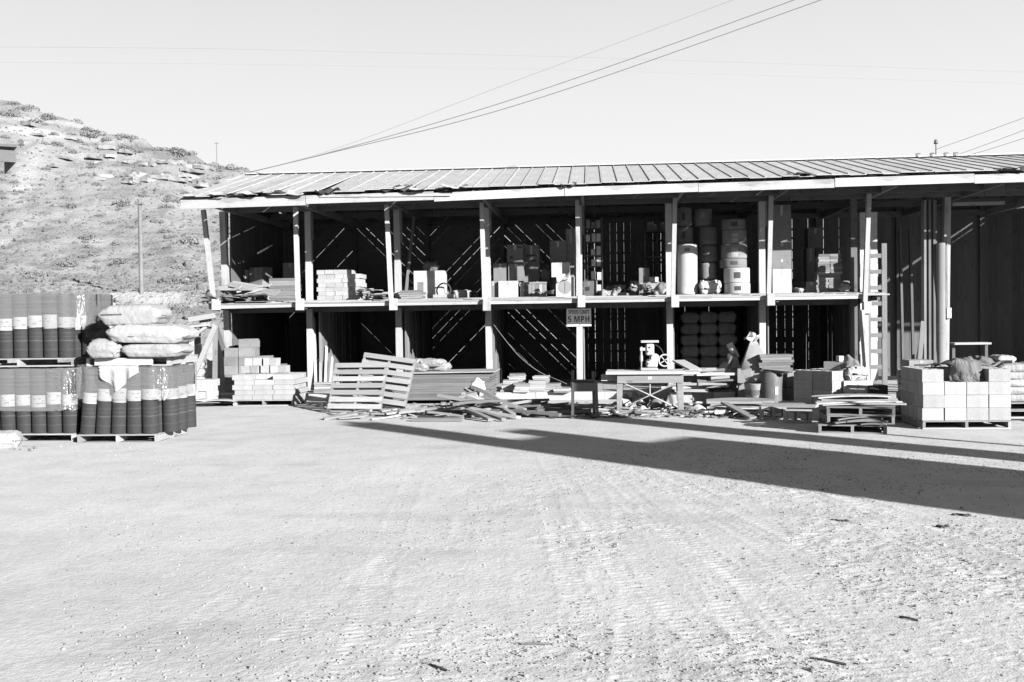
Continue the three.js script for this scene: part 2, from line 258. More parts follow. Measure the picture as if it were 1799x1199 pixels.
{
  const nx = 420, nz = 330, g = new THREE.PlaneGeometry(1, 1, nx, nz), p = g.attributes.position, uv = g.attributes.uv, col = new Float32Array(p.count * 3);
  for (let j = 0, q = 0; j <= nz; j++) for (let i = 0; i <= nx; i++, q++) {
    const D = 36 + 90 * (j / nz), k = i / nx, x = -100 * (1 - k) + 60 * k + (D - 80) * (-0.55 + 0.9 * k);
    const y = hillY(x, -D); p.setXYZ(q, x, y, -D); uv.setXY(q, x / 17, (D + y) / 17);
    const t = (D - 54) / 46, strat = vn(y * 1.1 + 2.4 * fbm(x * 0.05, 2, 3, 63), x * 0.02, 0, 0, 67), patch = fbm(x * 0.09 + D * 0.06, D * 0.05, 4, 68), scr = fbm(x * 0.8, D * 0.8, 3, 69), str = vn(x * 0.35 + D * 0.16, D * 0.05, 0, 0, 70);
    let l = 0.98 + 0.42 * sm(0.5, 0.75, strat) * sm(0.62, 0.9, t) - 0.22 * sm(0.48, 0.62, patch) - 0.2 * sm(0.56, 0.68, scr) * (0.5 + 0.5 * sm(0.4, 0.6, patch)) + 0.16 * sm(0.6, 0.8, str) + 0.2 * (1 - sm(0.02, 0.2, t)) * sm(0.4, 0.7, strat);
    if (t > 0.93) l *= 0.8; col.set([l, l, l], q * 3);
  }
  g.setAttribute('color', new THREE.BufferAttribute(col, 3)); g.computeVertexNormals();
  struct('hill', g, mk(0.178, hillMap, dirtBump, 0.1, 1, { vertexColors: true }));
}
function leafClump(n, s, flat = 0.75, leaf = 0.12) {
  srand(s); const pos = [], nor = [];
  for (let i = 0; i < n; i++) {
    const a = rr(0, 6.283), r = Math.sqrt(rnd()) * (0.75 + 0.35 * vn(a * 1.5, s)), y = rr(0, 1) * flat * (1.1 - r * r * 0.8), c = V(Math.cos(a) * r, y, Math.sin(a) * r), u = V(rr(-1, 1), rr(-1, 1), rr(-1, 1)).normalize(), v = V(rr(-1, 1), rr(-1, 1), rr(-1, 1)).cross(u).normalize(), k = leaf * rr(0.6, 1.4);
    const P = [c.clone().addScaledVector(u, k), c.clone().addScaledVector(v, k * 0.6), c.clone().addScaledVector(u, -k), c.clone().addScaledVector(v, -k * 0.6)], N = u.clone().cross(v);
    for (const m of [0, 1, 2, 0, 2, 3]) { pos.push(...P[m].toArray()); nor.push(...N.toArray()); }
  }
  const g = new THREE.BufferGeometry(); g.setAttribute('position', new THREE.Float32BufferAttribute(pos, 3)); g.setAttribute('normal', new THREE.Float32BufferAttribute(nor, 3)); return g;
}
{
  const clumps = [leafClump(150, 101), leafClump(130, 102, 0.6), leafClump(170, 103, 0.9)], leafM = [mk(0.085, null, null, 0, 1), mk(0.1, null, null, 0, 1), mk(0.12, null, null, 0, 1)];
  const place = (label, group, n, f, size) => { for (let i = 0; i < n; i++) { const [x, D] = f(), k = size(); const o = solo('desert_shrub', label, 'shrub', group, pick(clumps), leafM, V(x, hillY(x, -D) - 0.08 * k, -D), [0, rr(0, 6), 0]); o.scale.set(k, k * rr(0.7, 1), k); } };
  srand(200); place('dark desert shrub dotted on the bare hillside', 'shrubs on the hillside', 150, () => { const D = rr(56, 96); return [rr(-0.62, -0.30) * D, D]; }, () => rr(0.2, 0.55) * (rnd() < 0.2 ? 1.6 : 1));
  srand(201); place('pale scrub bush along the hill crest against the sky', 'scrub along the crest', 60, () => { const D = rr(96, 101); return [rr(-0.62, -0.34) * D, D]; }, () => rr(0.4, 0.9));
  srand(202); place('low scrub bush on the bank at the foot of the hill', 'scrub on the bank', 22, () => { const D = rr(42, 53); return [rr(-0.60, -0.36) * D, D]; }, () => rr(0.25, 0.6));
  // rubble on the slope: nobody could count it
  srand(203); const st = new THREE.IcosahedronGeometry(1, 0), im = new THREE.InstancedMesh(st, mk(0.1, blockMap, null, 0, 1), 5200), mat = new THREE.Matrix4(), q = new THREE.Quaternion(), e = new THREE.Euler();
  for (let i = 0; i < 5200; i++) { const D = rr(42, 99), x = rr(-0.64, -0.28) * D, k = rr(0.03, 0.12) * (rnd() < 0.06 ? 2.4 : 1); e.set(rr(0, 6), rr(0, 6), rr(0, 6)); mat.compose(V(x, hillY(x, -D), -D), q.setFromEuler(e), V(k * rr(1, 2), k * rr(0.5, 1), k)); im.setMatrixAt(i, mat); im.setColorAt(i, grey(rr(0.6, 1))); }
  im.name = 'hillside_rubble'; im.userData = { label: 'loose rocks and rubble scattered down the hillside', category: 'rubble', kind: 'stuff' }; scene.add(im);
}
{ // pale rock ledges below the crest
  srand(230);
  for (let i = 0; i < 60; i++) {
    const px = 20 + 390 * Math.sqrt(rnd()), D = rr(89, 97), x = A(px, 300, D).x, w = rr(0.5, 1.8), h = rr(0.2, 0.45), g = new THREE.BoxGeometry(w, h, rr(0.8, 1.6), 8, 3, 3), p = g.attributes.position;
    for (let k = 0; k < p.count; k++) { const X = p.getX(k), Y = p.getY(k), Z = p.getZ(k), n = vn(X * 2.2 + i * 7, Y * 3 + Z * 2, 0, 0, i) - 0.5; p.setXYZ(k, X * (1 + 0.25 * n), Y + 0.4 * h * n - 0.1 * h * (2 * X / w) ** 2, Z * (1 + 0.35 * (vn(X * 3 + i, Y * 4, 0, 0, i + 2) - 0.5))); }
    g.computeVertexNormals(); solo('rock_ledge', 'pale rock ledge jutting from the upper hillside', 'rock', 'rock ledges on the hill', g, mk(0.13 + 0.08 * rnd(), blockMap, null, 0, 1), V(x, hillY(x, -D) + 0.05, -D), [rr(-0.1, 0.1), rr(-0.5, 0.3), rr(-0.16, 0)]);
  }
}
// ---------------------------------------------------------------- the storage shed
const DI = 21.5, DO = 20.4, DE = 19.3, DR = 23.1, DB = 25.5, FY = 2.13;   // inner posts, outer posts, eave, ridge, back wall; upper floor
const eaveY = x => 4.19 + 0.0085 * x, RY = 5.15, X0 = -8.1, X1 = 12.2;
const shed = thing('storage_shed', 'long open two storey timber shed with ribbed metal roof', 'shed', V(0, 0, 0));
const innerX = [-7.93, -6.08, -4.19, -2.25, -0.27, 1.67, 3.66, 5.65, 7.6, 9.6, 11.6];
srand(300);
{ // slab
  for (let i = 0; i < 10; i++) { const a = X0 + (13.9 / 10) * i * 1.0, w = 13.9 / 10; part('slab_section', bx(w - 0.006, 0.15 + (i % 3) * 0.004, 5.3), M.slab, shed, V(a + w / 2, 0.075, -22.95 + rr(-0.01, 0.01))); }
}
const outer = [[357, 372, 377, 546], [519, 365, 524, 546], [679, 360, 688, 546], [846, 352, 852, 547], [1014, 342, 1018, 541], [1186, 350, 1182, 541], [1355, 350, 1350, 538], [1527, 348, 1519, 552]];
const inner = [[391, 364, 404, 692], [541, 374, 547, 690], [697, 371, 703, 688], [854, 366, 861, 683], [1017, 362, 1019, 683], [1174, 362, 1178, 682], [1338, 360, 1340, 682], [1499, 358, 1501, 690], [1664, 360, 1660, 695]];
outer.forEach(([a, b, c, d], i) => {
  const p = A(a, b, DO), q = A(c, d, DO); p.y = 4.06 + (i === 0 ? -0.02 : 0); bar('post', p, q, 0.085, 0.095, M.paint, shed);
  part('joist_end', bx(0.15, 0.24, 0.12), M.paint, shed, V(q.x + 0.045, q.y + 0.13, -DO + 0.03), [0, 0, rr(-0.05, 0.05)]);
});
inner.forEach(([a, b, c, d], i) => { const p = A(a, b, DI), q = A(c, d, DI); p.y = 4.12; q.y = 0.14; bar('post', p, q, 0.13, 0.13, i === 7 ? M.dark : M.paint, shed); if (i < 7) bar('post_cleat', V(p.x + 0.085, 4.1, -DI + 0.01), V(p.x + 0.085, 3.55 - 0.1 * (i % 3), -DI + 0.01), 0.05, 0.1, M.mid, shed); });
innerX.slice(9).forEach(x => bar('post', V(x, 4.12, -DI), V(x, 0, -DI), 0.13, 0.13, M.mid, shed));
for (const x of innerX) { bar('tie_beam', V(x + 0.12, 4.13, -DE - 0.1), V(x + 0.12, 4.13, -DB + 0.05), 0.06, 0.15, M.mid, shed); }
for (const [y, D, w] of [[4.13, DO - 0.12, 0.05], [4.14, DI - 0.12, 0.06], [4.2, 23.6, 0.06], [4.13, DB - 0.15, 0.05]]) for (let k = 0; k < 5; k++) bar('header_beam', V(X0 + 0.4 + k * 3.96, y + 0.0, -D), V(X0 + 0.4 + (k + 1) * 3.96 - 0.01, y, -D), w, 0.14, M.dark, shed);
// roof: rib-edged panels, each its own sheet
{
  const run = DR - DE, n = Math.floor((X1 - X0) / 0.309);
  for (let i = 0; i < n; i++) {
    const x = X0 + 0.309 * (i + 0.5), torn = x < -2.4, eg = eaveY(x) + 0.055 + (torn ? rr(-0.03, 0.05) : rr(-0.006, 0.014)), out = torn ? rr(-0.09, 0.09) : rr(-0.02, 0.03);
    const e = V(x, eg, -DE + 0.06 + out), r = V(x, RY, -DR), b = V(x, 4.22, -26.95), panel = orient(part('roof_panel', bx(Math.round(e.distanceTo(r) * 100) / 100, 0.012, 0.306), M.roof, shed), e, r), sl = e.distanceTo(r);
    part('rib', bx(Math.round(sl * 100) / 100, 0.018, 0.024), M.roof, panel, V(0, 0.0145, 0.141));
    orient(part('roof_panel', bx(3.96, 0.012, 0.306), M.roof, shed), r, b);
    if (torn && rnd() < 0.4) { const f = part('bent_edge', crumple(0.34, 0.2, 0.06, i, 6, 5), M.roof, panel, V(-sl / 2 + 0.02, -0.02, 0)); f.rotation.set(rr(-0.15, 0.15), Math.PI / 2, rr(-0.1, 0.1)); }
  }
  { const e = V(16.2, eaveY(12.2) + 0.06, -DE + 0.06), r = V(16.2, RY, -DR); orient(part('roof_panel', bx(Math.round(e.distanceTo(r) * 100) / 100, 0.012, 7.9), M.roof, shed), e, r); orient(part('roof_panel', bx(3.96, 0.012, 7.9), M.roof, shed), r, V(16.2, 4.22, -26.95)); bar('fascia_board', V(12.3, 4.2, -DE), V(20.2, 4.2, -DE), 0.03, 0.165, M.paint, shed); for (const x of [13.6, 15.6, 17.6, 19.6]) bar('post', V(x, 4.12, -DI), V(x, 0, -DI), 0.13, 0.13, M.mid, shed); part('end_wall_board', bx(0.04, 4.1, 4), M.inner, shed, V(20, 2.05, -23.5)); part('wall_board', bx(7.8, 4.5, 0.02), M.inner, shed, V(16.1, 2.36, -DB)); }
  part('ridge_cap', bx(X1 - X0, 0.03, 0.22), M.roof, shed, V((X0 + X1) / 2, RY + 0.03, -DR));
  for (let k = 0; k < 8; k++) { const a = X0 - 0.03 + k * 2.55, b = a + 2.54, dy = [0, 0.01, -0.02, 0.005, 0, 0.012, -0.006, 0.01][k]; bar('fascia_board', V(a, eaveY(a) - 0.09 + dy, -DE + (k % 2) * 0.012), V(b, eaveY(b) - 0.09 + dy + (k === 2 ? 0.03 : 0), -DE + (k % 2) * 0.012), 0.03, k === 0 ? 0.19 : 0.165, M.paint, shed); }
  for (const [a, b, y] of [[-5.3, -3.7, 0.018], [-4.3, -2.7, 0.045]]) bar('split_fascia_strip', V(a, eaveY(a) - y, -DE + 0.04), V(b, eaveY(b) - y - 0.03, -DE + 0.045), 0.02, 0.05, M.paint, shed);
  // curled bits of old roofing felt along the torn eave
  for (const [px, w] of [[390, 0.5], [470, 0.9], [575, 0.45], [700, 0.7], [795, 0.55], [1000, 0.3], [1405, 0.4], [1775, 0.5]]) { const p = A(px, 325, DE); part('curled_felt', crumple(w, 0.3, 0.1, px, 10, 6), M.black, shed, V(p.x, eaveY(p.x) + 0.02, -DE - 0.05), [0.25, 0, rr(-0.08, 0.08)]); }
  for (let k = 0; k < 33; k++) { const x = X0 + 0.25 + k * 0.62; bar('rafter', V(x, eaveY(x) - 0.045, -DE - 0.05), V(x, RY - 0.09, -DR), 0.045, 0.1, M.dark, shed); bar('rafter', V(x, RY - 0.09, -DR), V(x, 4.14, -26.9), 0.045, 0.1, M.dark, shed); }
  bar('verge_board', V(X0 - 0.04, eaveY(X0) - 0.05, -DE - 0.02), V(X0 - 0.04, RY - 0.03, -DR), 0.03, 0.15, M.paint, shed);
}
// upper floor: boards, drooping a little at the open front
{
  const xa = -8.12, xb = 5.95;
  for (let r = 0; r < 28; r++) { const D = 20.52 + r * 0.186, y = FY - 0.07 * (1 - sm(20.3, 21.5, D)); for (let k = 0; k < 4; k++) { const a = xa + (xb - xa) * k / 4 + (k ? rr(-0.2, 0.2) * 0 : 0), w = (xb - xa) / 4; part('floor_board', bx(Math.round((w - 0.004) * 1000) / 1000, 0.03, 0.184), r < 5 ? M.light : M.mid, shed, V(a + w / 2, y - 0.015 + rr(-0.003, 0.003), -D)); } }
  outer.forEach((o, i) => { if (i > 6) return; const a = A(o[2], o[3], DO).x, b = A(outer[i + 1][2], 540, DO).x; bar('edge_beam', V(a + (i ? 0 : -0.15) + 0.01, FY - 0.115 - (i === 0 ? 0.02 : 0), -20.46), V(b - 0.005, FY - 0.115, -20.46), 0.04, 0.085, M.paint, shed, 0); });
  for (const x of innerX.slice(0, 8)) bar('floor_joist', V(x + 0.1, FY - 0.13, -20.5), V(x + 0.1, FY - 0.11, -DB + 0.1), 0.06, 0.14, M.dark, shed);
  for (let k = 0; k < 3; k++) bar('floor_girder', V(xa + k * 4.69, FY - 0.17, -DI - 0.12), V(xa + (k + 1) * 4.69 - 0.01, FY - 0.17, -DI - 0.12), 0.05, 0.18, M.dark, shed);
}
// knee brace and end frame at the left corner
bar('knee_brace', A(375, 556, DO), A(399, 632, DI - 0.08), 0.1, 0.05, M.light, shed);
bar('splayed_post', A(1514, 545, DO - 0.1), A(1524, 672, DO - 0.1), 0.06, 0.25, M.paint, shed);
{ const m = A(1524, 690, DO - 0.1); bar('corner_post', A(1521, 540, DO + 0.02), V(m.x, 0.0, -DO - 0.02), 0.1, 0.1, M.paint, shed); }
// back wall: herringbone boards in the left bays, upright boards further right, daylight between them
function diagBoards(xa, xb, ya, yb, dir, D) {
  const w = 0.185, L = 9, cx = (xa + xb) / 2, cy = (ya + yb) / 2, c = Math.SQRT1_2, span = (xb - xa + yb - ya) * c / 2 + w;
  for (let s = -span; s < span;) {
    const gap = rnd() < 0.28 ? rr(0.003, 0.012) : rr(0.0005, 0.002), w0 = w + rr(-0.01, 0.01), tap = rr(-0.001, 0.001);
    let poly = [[-L, s + tap * -L], [L, s], [L, s + w0], [-L, s + w0 + tap * L * 0.5]].map(([u, v]) => dir > 0 ? [cx + (u - v) * c, cy + (u + v) * c] : [cx + (u + v) * c, cy + (v - u) * c]);
    if (dir < 0) poly.reverse();
    const clip = (f, at) => { const o = []; for (let i = 0; i < poly.length; i++) { const a = poly[i], b = poly[(i + 1) % poly.length], fa = f(a), fb = f(b); if (fa >= 0) o.push(a); if (fa * fb < 0) { const t = fa / (fa - fb); o.push([a[0] + (b[0] - a[0]) * t, a[1] + (b[1] - a[1]) * t]); } } poly = o; };
    clip(p => p[0] - xa); clip(p => xb - p[0]); clip(p => p[1] - ya); clip(p => yb - p[1]);
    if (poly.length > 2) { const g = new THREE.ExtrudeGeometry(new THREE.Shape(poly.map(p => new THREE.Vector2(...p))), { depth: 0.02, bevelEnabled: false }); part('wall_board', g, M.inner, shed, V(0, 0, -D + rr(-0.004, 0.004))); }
    s += w0 + gap;
  }
}
[[0, 1], [1, -1], [2, 1], [3, -1]].forEach(([i, d]) => diagBoards(innerX[i], innerX[i + 1], 0.1, 4.62, d, DB));
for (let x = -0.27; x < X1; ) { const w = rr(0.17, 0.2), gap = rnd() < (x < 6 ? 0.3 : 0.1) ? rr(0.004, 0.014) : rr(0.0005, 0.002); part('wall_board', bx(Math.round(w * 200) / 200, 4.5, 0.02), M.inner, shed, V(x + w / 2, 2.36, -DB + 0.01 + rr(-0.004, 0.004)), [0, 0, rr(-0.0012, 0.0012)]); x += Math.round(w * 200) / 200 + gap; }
for (const y of [0.3, 0.5, 0.8, 1.05, 1.3, 1.62, 1.75, 2.5, 2.78, 3.05, 3.3, 3.6, 3.82, 4.2]) for (let k = 0; k < 4; k++) bar('added_slit_rail', V(-8 + k * 5.05, y + 0.03 * (k % 2), -DB - 0.06), V(-8 + (k + 1) * 5.05 - 0.01, y, -DB - 0.06), 0.05, y === 2.5 || y === 1.05 ? 0.14 : 0.05, M.inner, shed);  // rails added behind the boards to break the daylight slits into dashes
for (const x of innerX) bar('wall_stud', V(x, 0.1, -DB + 0.1), V(x, 4.6, -DB + 0.1), 0.1, 0.1, M.inner, shed);
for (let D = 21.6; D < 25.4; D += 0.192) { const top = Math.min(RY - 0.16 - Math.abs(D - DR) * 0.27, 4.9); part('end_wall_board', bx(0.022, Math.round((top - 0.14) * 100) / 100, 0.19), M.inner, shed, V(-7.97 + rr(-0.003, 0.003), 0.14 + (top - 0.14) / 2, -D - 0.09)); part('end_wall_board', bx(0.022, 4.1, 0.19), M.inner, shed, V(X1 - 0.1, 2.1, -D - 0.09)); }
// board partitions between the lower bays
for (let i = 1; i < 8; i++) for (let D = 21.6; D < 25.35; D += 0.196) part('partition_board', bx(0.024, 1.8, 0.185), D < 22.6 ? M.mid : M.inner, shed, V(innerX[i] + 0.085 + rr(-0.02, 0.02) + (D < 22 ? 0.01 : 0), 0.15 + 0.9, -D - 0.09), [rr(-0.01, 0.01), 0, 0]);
// roof furniture
for (const px of [1609, 1634, 1658, 1675]) { const p = A(px, 284, DR); part('ridge_bracket', mergeGeometries([bx(0.05, 0.07, 0.04), bx(0.08, 0.02, 0.05).clone().translate(0.03, 0.03, 0)]), M.metalD, shed, V(p.x, RY + 0.055, -DR + 0.1)); }

// ---------------------------------------------------------------- yard structures out beyond the shed
srand(400);
{ // utility pole on the bank
  const b = A(249, 546, 52), t = A(248, 350, 52), y0 = hillY(b.x, -52);
  const u = thing('utility_pole', 'grey wooden utility pole standing on the bank before the hill', 'pole', V(b.x, Math.min(y0, b.y) - 0.3, -52));
  const H = t.y - u.position.y; part('shaft', new THREE.CylinderGeometry(0.1, 0.125, H, 12), M.mid[1], u, V(0, H / 2, 0));
  part('tarred_butt', new THREE.CylinderGeometry(0.145, 0.15, 1.1, 12), M.black, u, V(0, b.y - u.position.y + 0.05, 0));
  part('cross_bar', bx(0.5, 0.09, 0.09), M.mid[1], u, V(0, H - 0.25, 0.12));
}
{ const t = A(380, 250, 97), y0 = hillY(t.x, -97) - 0.3, h = t.y - y0, m = thing('mast', 'thin pole on the hill crest just left of the shed roof', 'mast', V(t.x, y0, -97)); part('shaft', new THREE.CylinderGeometry(0.04, 0.055, h, 8), M.mid[1], m, V(0, h / 2, 0)); part('cross_arm', bx(0.5, 0.05, 0.05), M.mid[1], m, V(0, h - 0.1, 0)); }
{ // roof mast with wires
  const b = A(1645, 284, DR), t = A(1646, 262, DR), m = thing('roof_mast', 'short service mast with insulator above the shed ridge', 'mast', V(b.x, RY + 0.02, -DR));
  part('shaft', new THREE.CylinderGeometry(0.014, 0.014, 0.3, 8), M.metalD, m, V(0, 0.15, 0)); part('insulator', lathe([[0, 0], [0.04, 0.01], [0.055, 0.03], [0.03, 0.05], [0.045, 0.07], [0.03, 0.1], [0, 0.11]], 12), M.metalD, m, V(0, 0.28, 0));
}
function wire(label, pts, r, group) { solo('overhead_wire', label, 'wire', group, tube(pts, r, 40, 5), M.wire); }
wire('lowest overhead wire rising from the left end of the ridge', [V(-8.15, RY + 0.05, -DR), A(575, 270, 22), A(890, 190, 20.5), A(1400, 15, 19), A(1700, -95, 18)], 0.0085);
wire('middle overhead wire rising from the left end of the ridge', [V(-8.13, RY + 0.06, -DR - 0.05), A(575, 269, 22.4), A(890, 178, 21), A(1362, 12, 19.5), A(1650, -95, 18.5)], 0.0085);
wire('faint uppermost wire rising from the left end of the ridge', [V(-8.1, RY + 0.07, -DR - 0.1), A(575, 266, 23.5), A(890, 148, 23), A(1250, 14, 22.5), A(1500, -80, 22)], 0.0048);
wire('upper faint wire crossing the open sky at left', [A(-60, 82, 60), A(400, 86, 60), A(560, 90, 61), A(960, 99, 64), A(1900, 130, 70)], 0.0065);
wire('lower faint wire crossing the open sky at left', [A(-60, 109, 62), A(420, 113, 62), A(950, 122, 66), A(1900, 150, 72)], 0.0045);
for (const [l, p] of [['upper thin wire running from the roof mast to the right', [A(1646, 262, DR), A(1720, 236, 22), A(1900, 170, 20)]], ['middle thin wire running from the ridge brackets to the right', [A(1659, 280, DR), A(1725, 257, 22), A(1900, 190, 20)]], ['lower thin wire running from the ridge brackets to the right', [A(1676, 280, DR), A(1740, 262, 22), A(1900, 210, 20)]]]) wire(l, p, 0.0045);
{ // fence on the bank at far left
  const P = [[-40, 48], [15, 46], [105, 47.5], [190, 50]].map(([px, D]) => { const p = A(px, 500, D); return V(p.x, hillY(p.x, -D), -D); });
  const f = thing('wire_fence', 'thin wire fence on the bank at the far left', 'fence', P[0].clone());
  P.forEach(p => bar('fence_post', V(0, -0.2, 0).add(p).sub(P[0]), V(0, 1.5, 0).add(p).sub(P[0]), 0.045, 0.045, M.mid[2], f));
  for (const h of [0.5, 0.95, 1.4]) part('fence_wire', tube(P.map(p => p.clone().sub(P[0]).add(V(0, h - 0.03 * (p.x % 1), 0.04))), 0.014, 30, 4), M.wire, f);
}
{ // roof of the neighbouring shed peeping in at the left edge
  const c = A(30, 286, 14), t = thing('open_lean_to', 'dark eave corner of a lean to roof at the left edge', 'lean to', V(c.x, 0, c.z), 0.66);
  part('roof_sheet', bx(4.4, 0.035, 1.2), M.dark, t, V(-2.2, c.y + 0.2, -0.6), [0, 0, 0.02]); part('fascia_board', bx(4.3, 0.17, 0.03), M.dark, t, V(-2.17, c.y + 0.09, -0.03)); part('fascia_board', bx(0.03, 0.17, 1.1), M.dark, t, V(-0.03, c.y + 0.09, -0.6));
  for (const [x, z] of [[-1.5, -0.2], [-4, -0.2], [-1.5, -1], [-4, -1]]) part('post', bx(0.12, c.y + 0.1, 0.12), M.mid, t, V(x, (c.y + 0.1) / 2, z));
}
{ // invented upright boards out of view, shaped to cast the yard shadow bands
  const at = (p, q) => V(0.7071 * (p - q), 0, -0.7071 * (p + q)), rk = thing('shadow_caster_rack', 'unseen rack of upright boards added to cast the yard shadow', 'shadow caster', at(9.5, -5), -Math.PI / 4 * -1);
  const k = 0.3333;
  const col = (p0, p1, tipq, n) => { for (let i = 0; i < n; i++) { const w = (p1 - p0) / n, h = (tipq + 5) * k * rr(0.975, 1.0); part('upright_board', bx(Math.round(w * 1.02 * 100) / 100, Math.round(h * 10) / 10, 0.12), M.mid, rk, V((p0 + w * (i + 0.5)) - 9.5, Math.round(h * 10) / 20, rr(-0.03, 0.03))); } };
  col(8.2, 8.85, 14.2, 3); col(8.85, 9.35, 10.6, 3); col(9.35, 9.85, 11.6, 2); col(9.85, 10.75, 8.9, 4);
  part('rail', bx(2.8, 0.15, 0.1), M.mid, rk, V(0, 2.2, -0.15)); part('rail', bx(2.8, 0.15, 0.1), M.mid, rk, V(0, 0.6, -0.15));
  for (const x of [-1.2, 1.2]) bar('prop', V(x, 2.5, -0.2), V(x, 0, 1.4), 0.1, 0.1, M.mid, rk);
  const post = (p0, p1, tipq, q, label, n) => { const t = thing('shadow_caster_post', label, 'post', at((p0 + p1) / 2, q), Math.PI / 4), h = (tipq - q) * k; for (let i = 0; i < n; i++) part('upright', bx(Math.round((p1 - p0) / n * 100) / 100, h, 0.14), M.mid, t, V(((i + 0.5) / n - 0.5) * (p1 - p0), h / 2, 0)); part('foot', bx(p1 - p0 + 0.5, 0.12, 0.5), M.mid, t, V(0, 0.06, 0)); };  // unseen posts added only for the narrower shadow streaks
  post(11.35, 12.05, 15.2, -4.2, 'broad unseen timber post added to cast a shadow band', 2); post(12.7, 12.82, 9, -3, 'slim unseen timber post added to cast a thin shadow streak', 1);
}

// ---------------------------------------------------------------- left: felt rolls on pallets, wrapped in clear film
const rollR = 0.112, rollH = 0.914;
const rollGeo = lathe([[0.035, rollH - 0.03], [0.035, rollH], [rollR - 0.006, rollH], [rollR, rollH - 0.005], [rollR, 0.005], [rollR - 0.006, 0], [0, 0]], 28);
{ const uv = rollGeo.attributes.uv, p = rollGeo.attributes.position; for (let i = 0; i < uv.count; i++) uv.setY(i, p.getY(i) / rollH); }
const bandGeo = [0, 1, 2].map(i => { const h = [0.15, 0.17, 0.2][i]; return new THREE.CylinderGeometry(rollR + 0.002, rollR + 0.002, h, 28, 1, true); });
function roll(label, group, p, tilt, by) {
  const t = thing('roofing_felt_roll', label, 'felt roll', p, rr(0, 6), group); t.rotation.order = 'ZXY'; t.rotation.z = tilt[0]; t.rotation.x = tilt[1];
  part('roll_body', rollGeo, M.felt, t); const i = Math.floor(rnd() * 3); part('paper_band', bandGeo[i], M.band, t, V(0, by + rr(-0.025, 0.03), 0));
}
// film skirt round a block of rolls: scalloped loop, v from y0 to y1, closed over the top
function filmGeo(hw, hd, y0, y1, s, n = 6, topsag = 0.03) {
  const nu = 120, nv = 14, pos = [], uv = [], idx = [];
  for (let j = 0; j <= nv; j++) for (let i = 0; i <= nu; i++) {
    const a = i / nu * Math.PI * 2, c = Math.cos(a), z = Math.sin(a), q = 0.22, X = Math.sign(c) * Math.abs(c) ** q, Z = Math.sign(z) * Math.abs(z) ** q;
    const top = j > nv - 4 ? (j - (nv - 4)) / 4 : 0, v = Math.min(1, j / (nv - 4)), k = 1 - top * top * 0.98;
    const wob = 0.012 * (vn(i * 0.45 + s, v * 5, 0, 0, s) - 0.5) + 0.008 * Math.sin(X * hw * 28 + s) - 0.006, hem = (1 - v) * (0.06 * (vn(i * 0.2, s, 0, 0, s) - 0.5) + 0.03 * (vn(i * 0.9, s, 0, 0, s + 2) - 0.5));
    pos.push(X * (hw + wob) * k, y0 + (y1 - y0) * v + hem + (top ? 0.012 - topsag * top + 0.02 * (vn(i * 0.7, j, 0, 0, s + 3) - 0.5) : 0), Z * (hd + wob) * k); uv.push(i / 20, v * 2);
  }
  for (let j = 0; j < nv; j++) for (let i = 0; i < nu; i++) { const a = j * (nu + 1) + i, b = a + 1, c = a + nu + 1, d = c + 1; idx.push(a, c, b, b, c, d); }
  const g = new THREE.BufferGeometry(); g.setAttribute('position', new THREE.Float32BufferAttribute(pos, 3)); g.setAttribute('uv', new THREE.Float32BufferAttribute(uv, 2)); g.setIndex(idx); g.computeVertexNormals(); return g;
}
srand(500);
const LD = 13.55, lx = px => A(px, 720, LD).x;
{ // lower left pallet load
  const cx = lx(38), n = 7, w = n * 0.229;
  pallet('lowest pallet under the left felt rolls', V(cx, 0, -14.0), 0, w, 1.05, M.light);
  for (let k = 0; k < 4; k++) for (let i = 0; i < n; i++) roll('banded felt roll of the lower left stack' + spot(i, n, 0, k, 4, ''), 'lower left felt rolls', V(cx + (i - (n - 1) / 2) * 0.229, PH, -13.62 - k * 0.229), [rr(-0.008, 0.008), 0], 0.47);
  solo('clear_plastic_wrap', 'clear film over the lower left felt rolls', 'plastic wrap', null, filmGeo(w / 2 + 0.02, 0.49, PH + 0.34, PH + rollH + 0.005, 3), M.film, V(cx, 0, -13.965));
}
const Y2 = PH + rollH + 0.03;
{ // upper left pallet load
  const n = 8, w = n * 0.229, cx = lx(186) - w / 2 - 0.3;
  pallet('pallet between the upper and lower left felt rolls', V(cx - 0.12, Y2, -14.15), 0.02, w - 0.2, 1.05, M.light);
  for (let k = 0; k < 4; k++) for (let i = 0; i < n; i++) { if (i === n - 1 && k === 0) continue; roll('striped felt roll of the upper left stack' + spot(i, n, 0, k, 4, ''), 'upper left felt rolls', V(cx + (i - (n - 1) / 2) * 0.225 - 0.02, Y2 + PH, -13.77 - k * 0.229), [rr(-0.008, 0.008), 0], 0.5); }
  solo('clear_plastic_wrap', 'clear film over the upper left felt rolls against the hill', 'plastic wrap', null, filmGeo(w / 2, 0.49, Y2 + PH + 0.43, Y2 + PH + rollH + 0.005, 5), M.film, V(cx - 0.02, 0, -14.115));
}
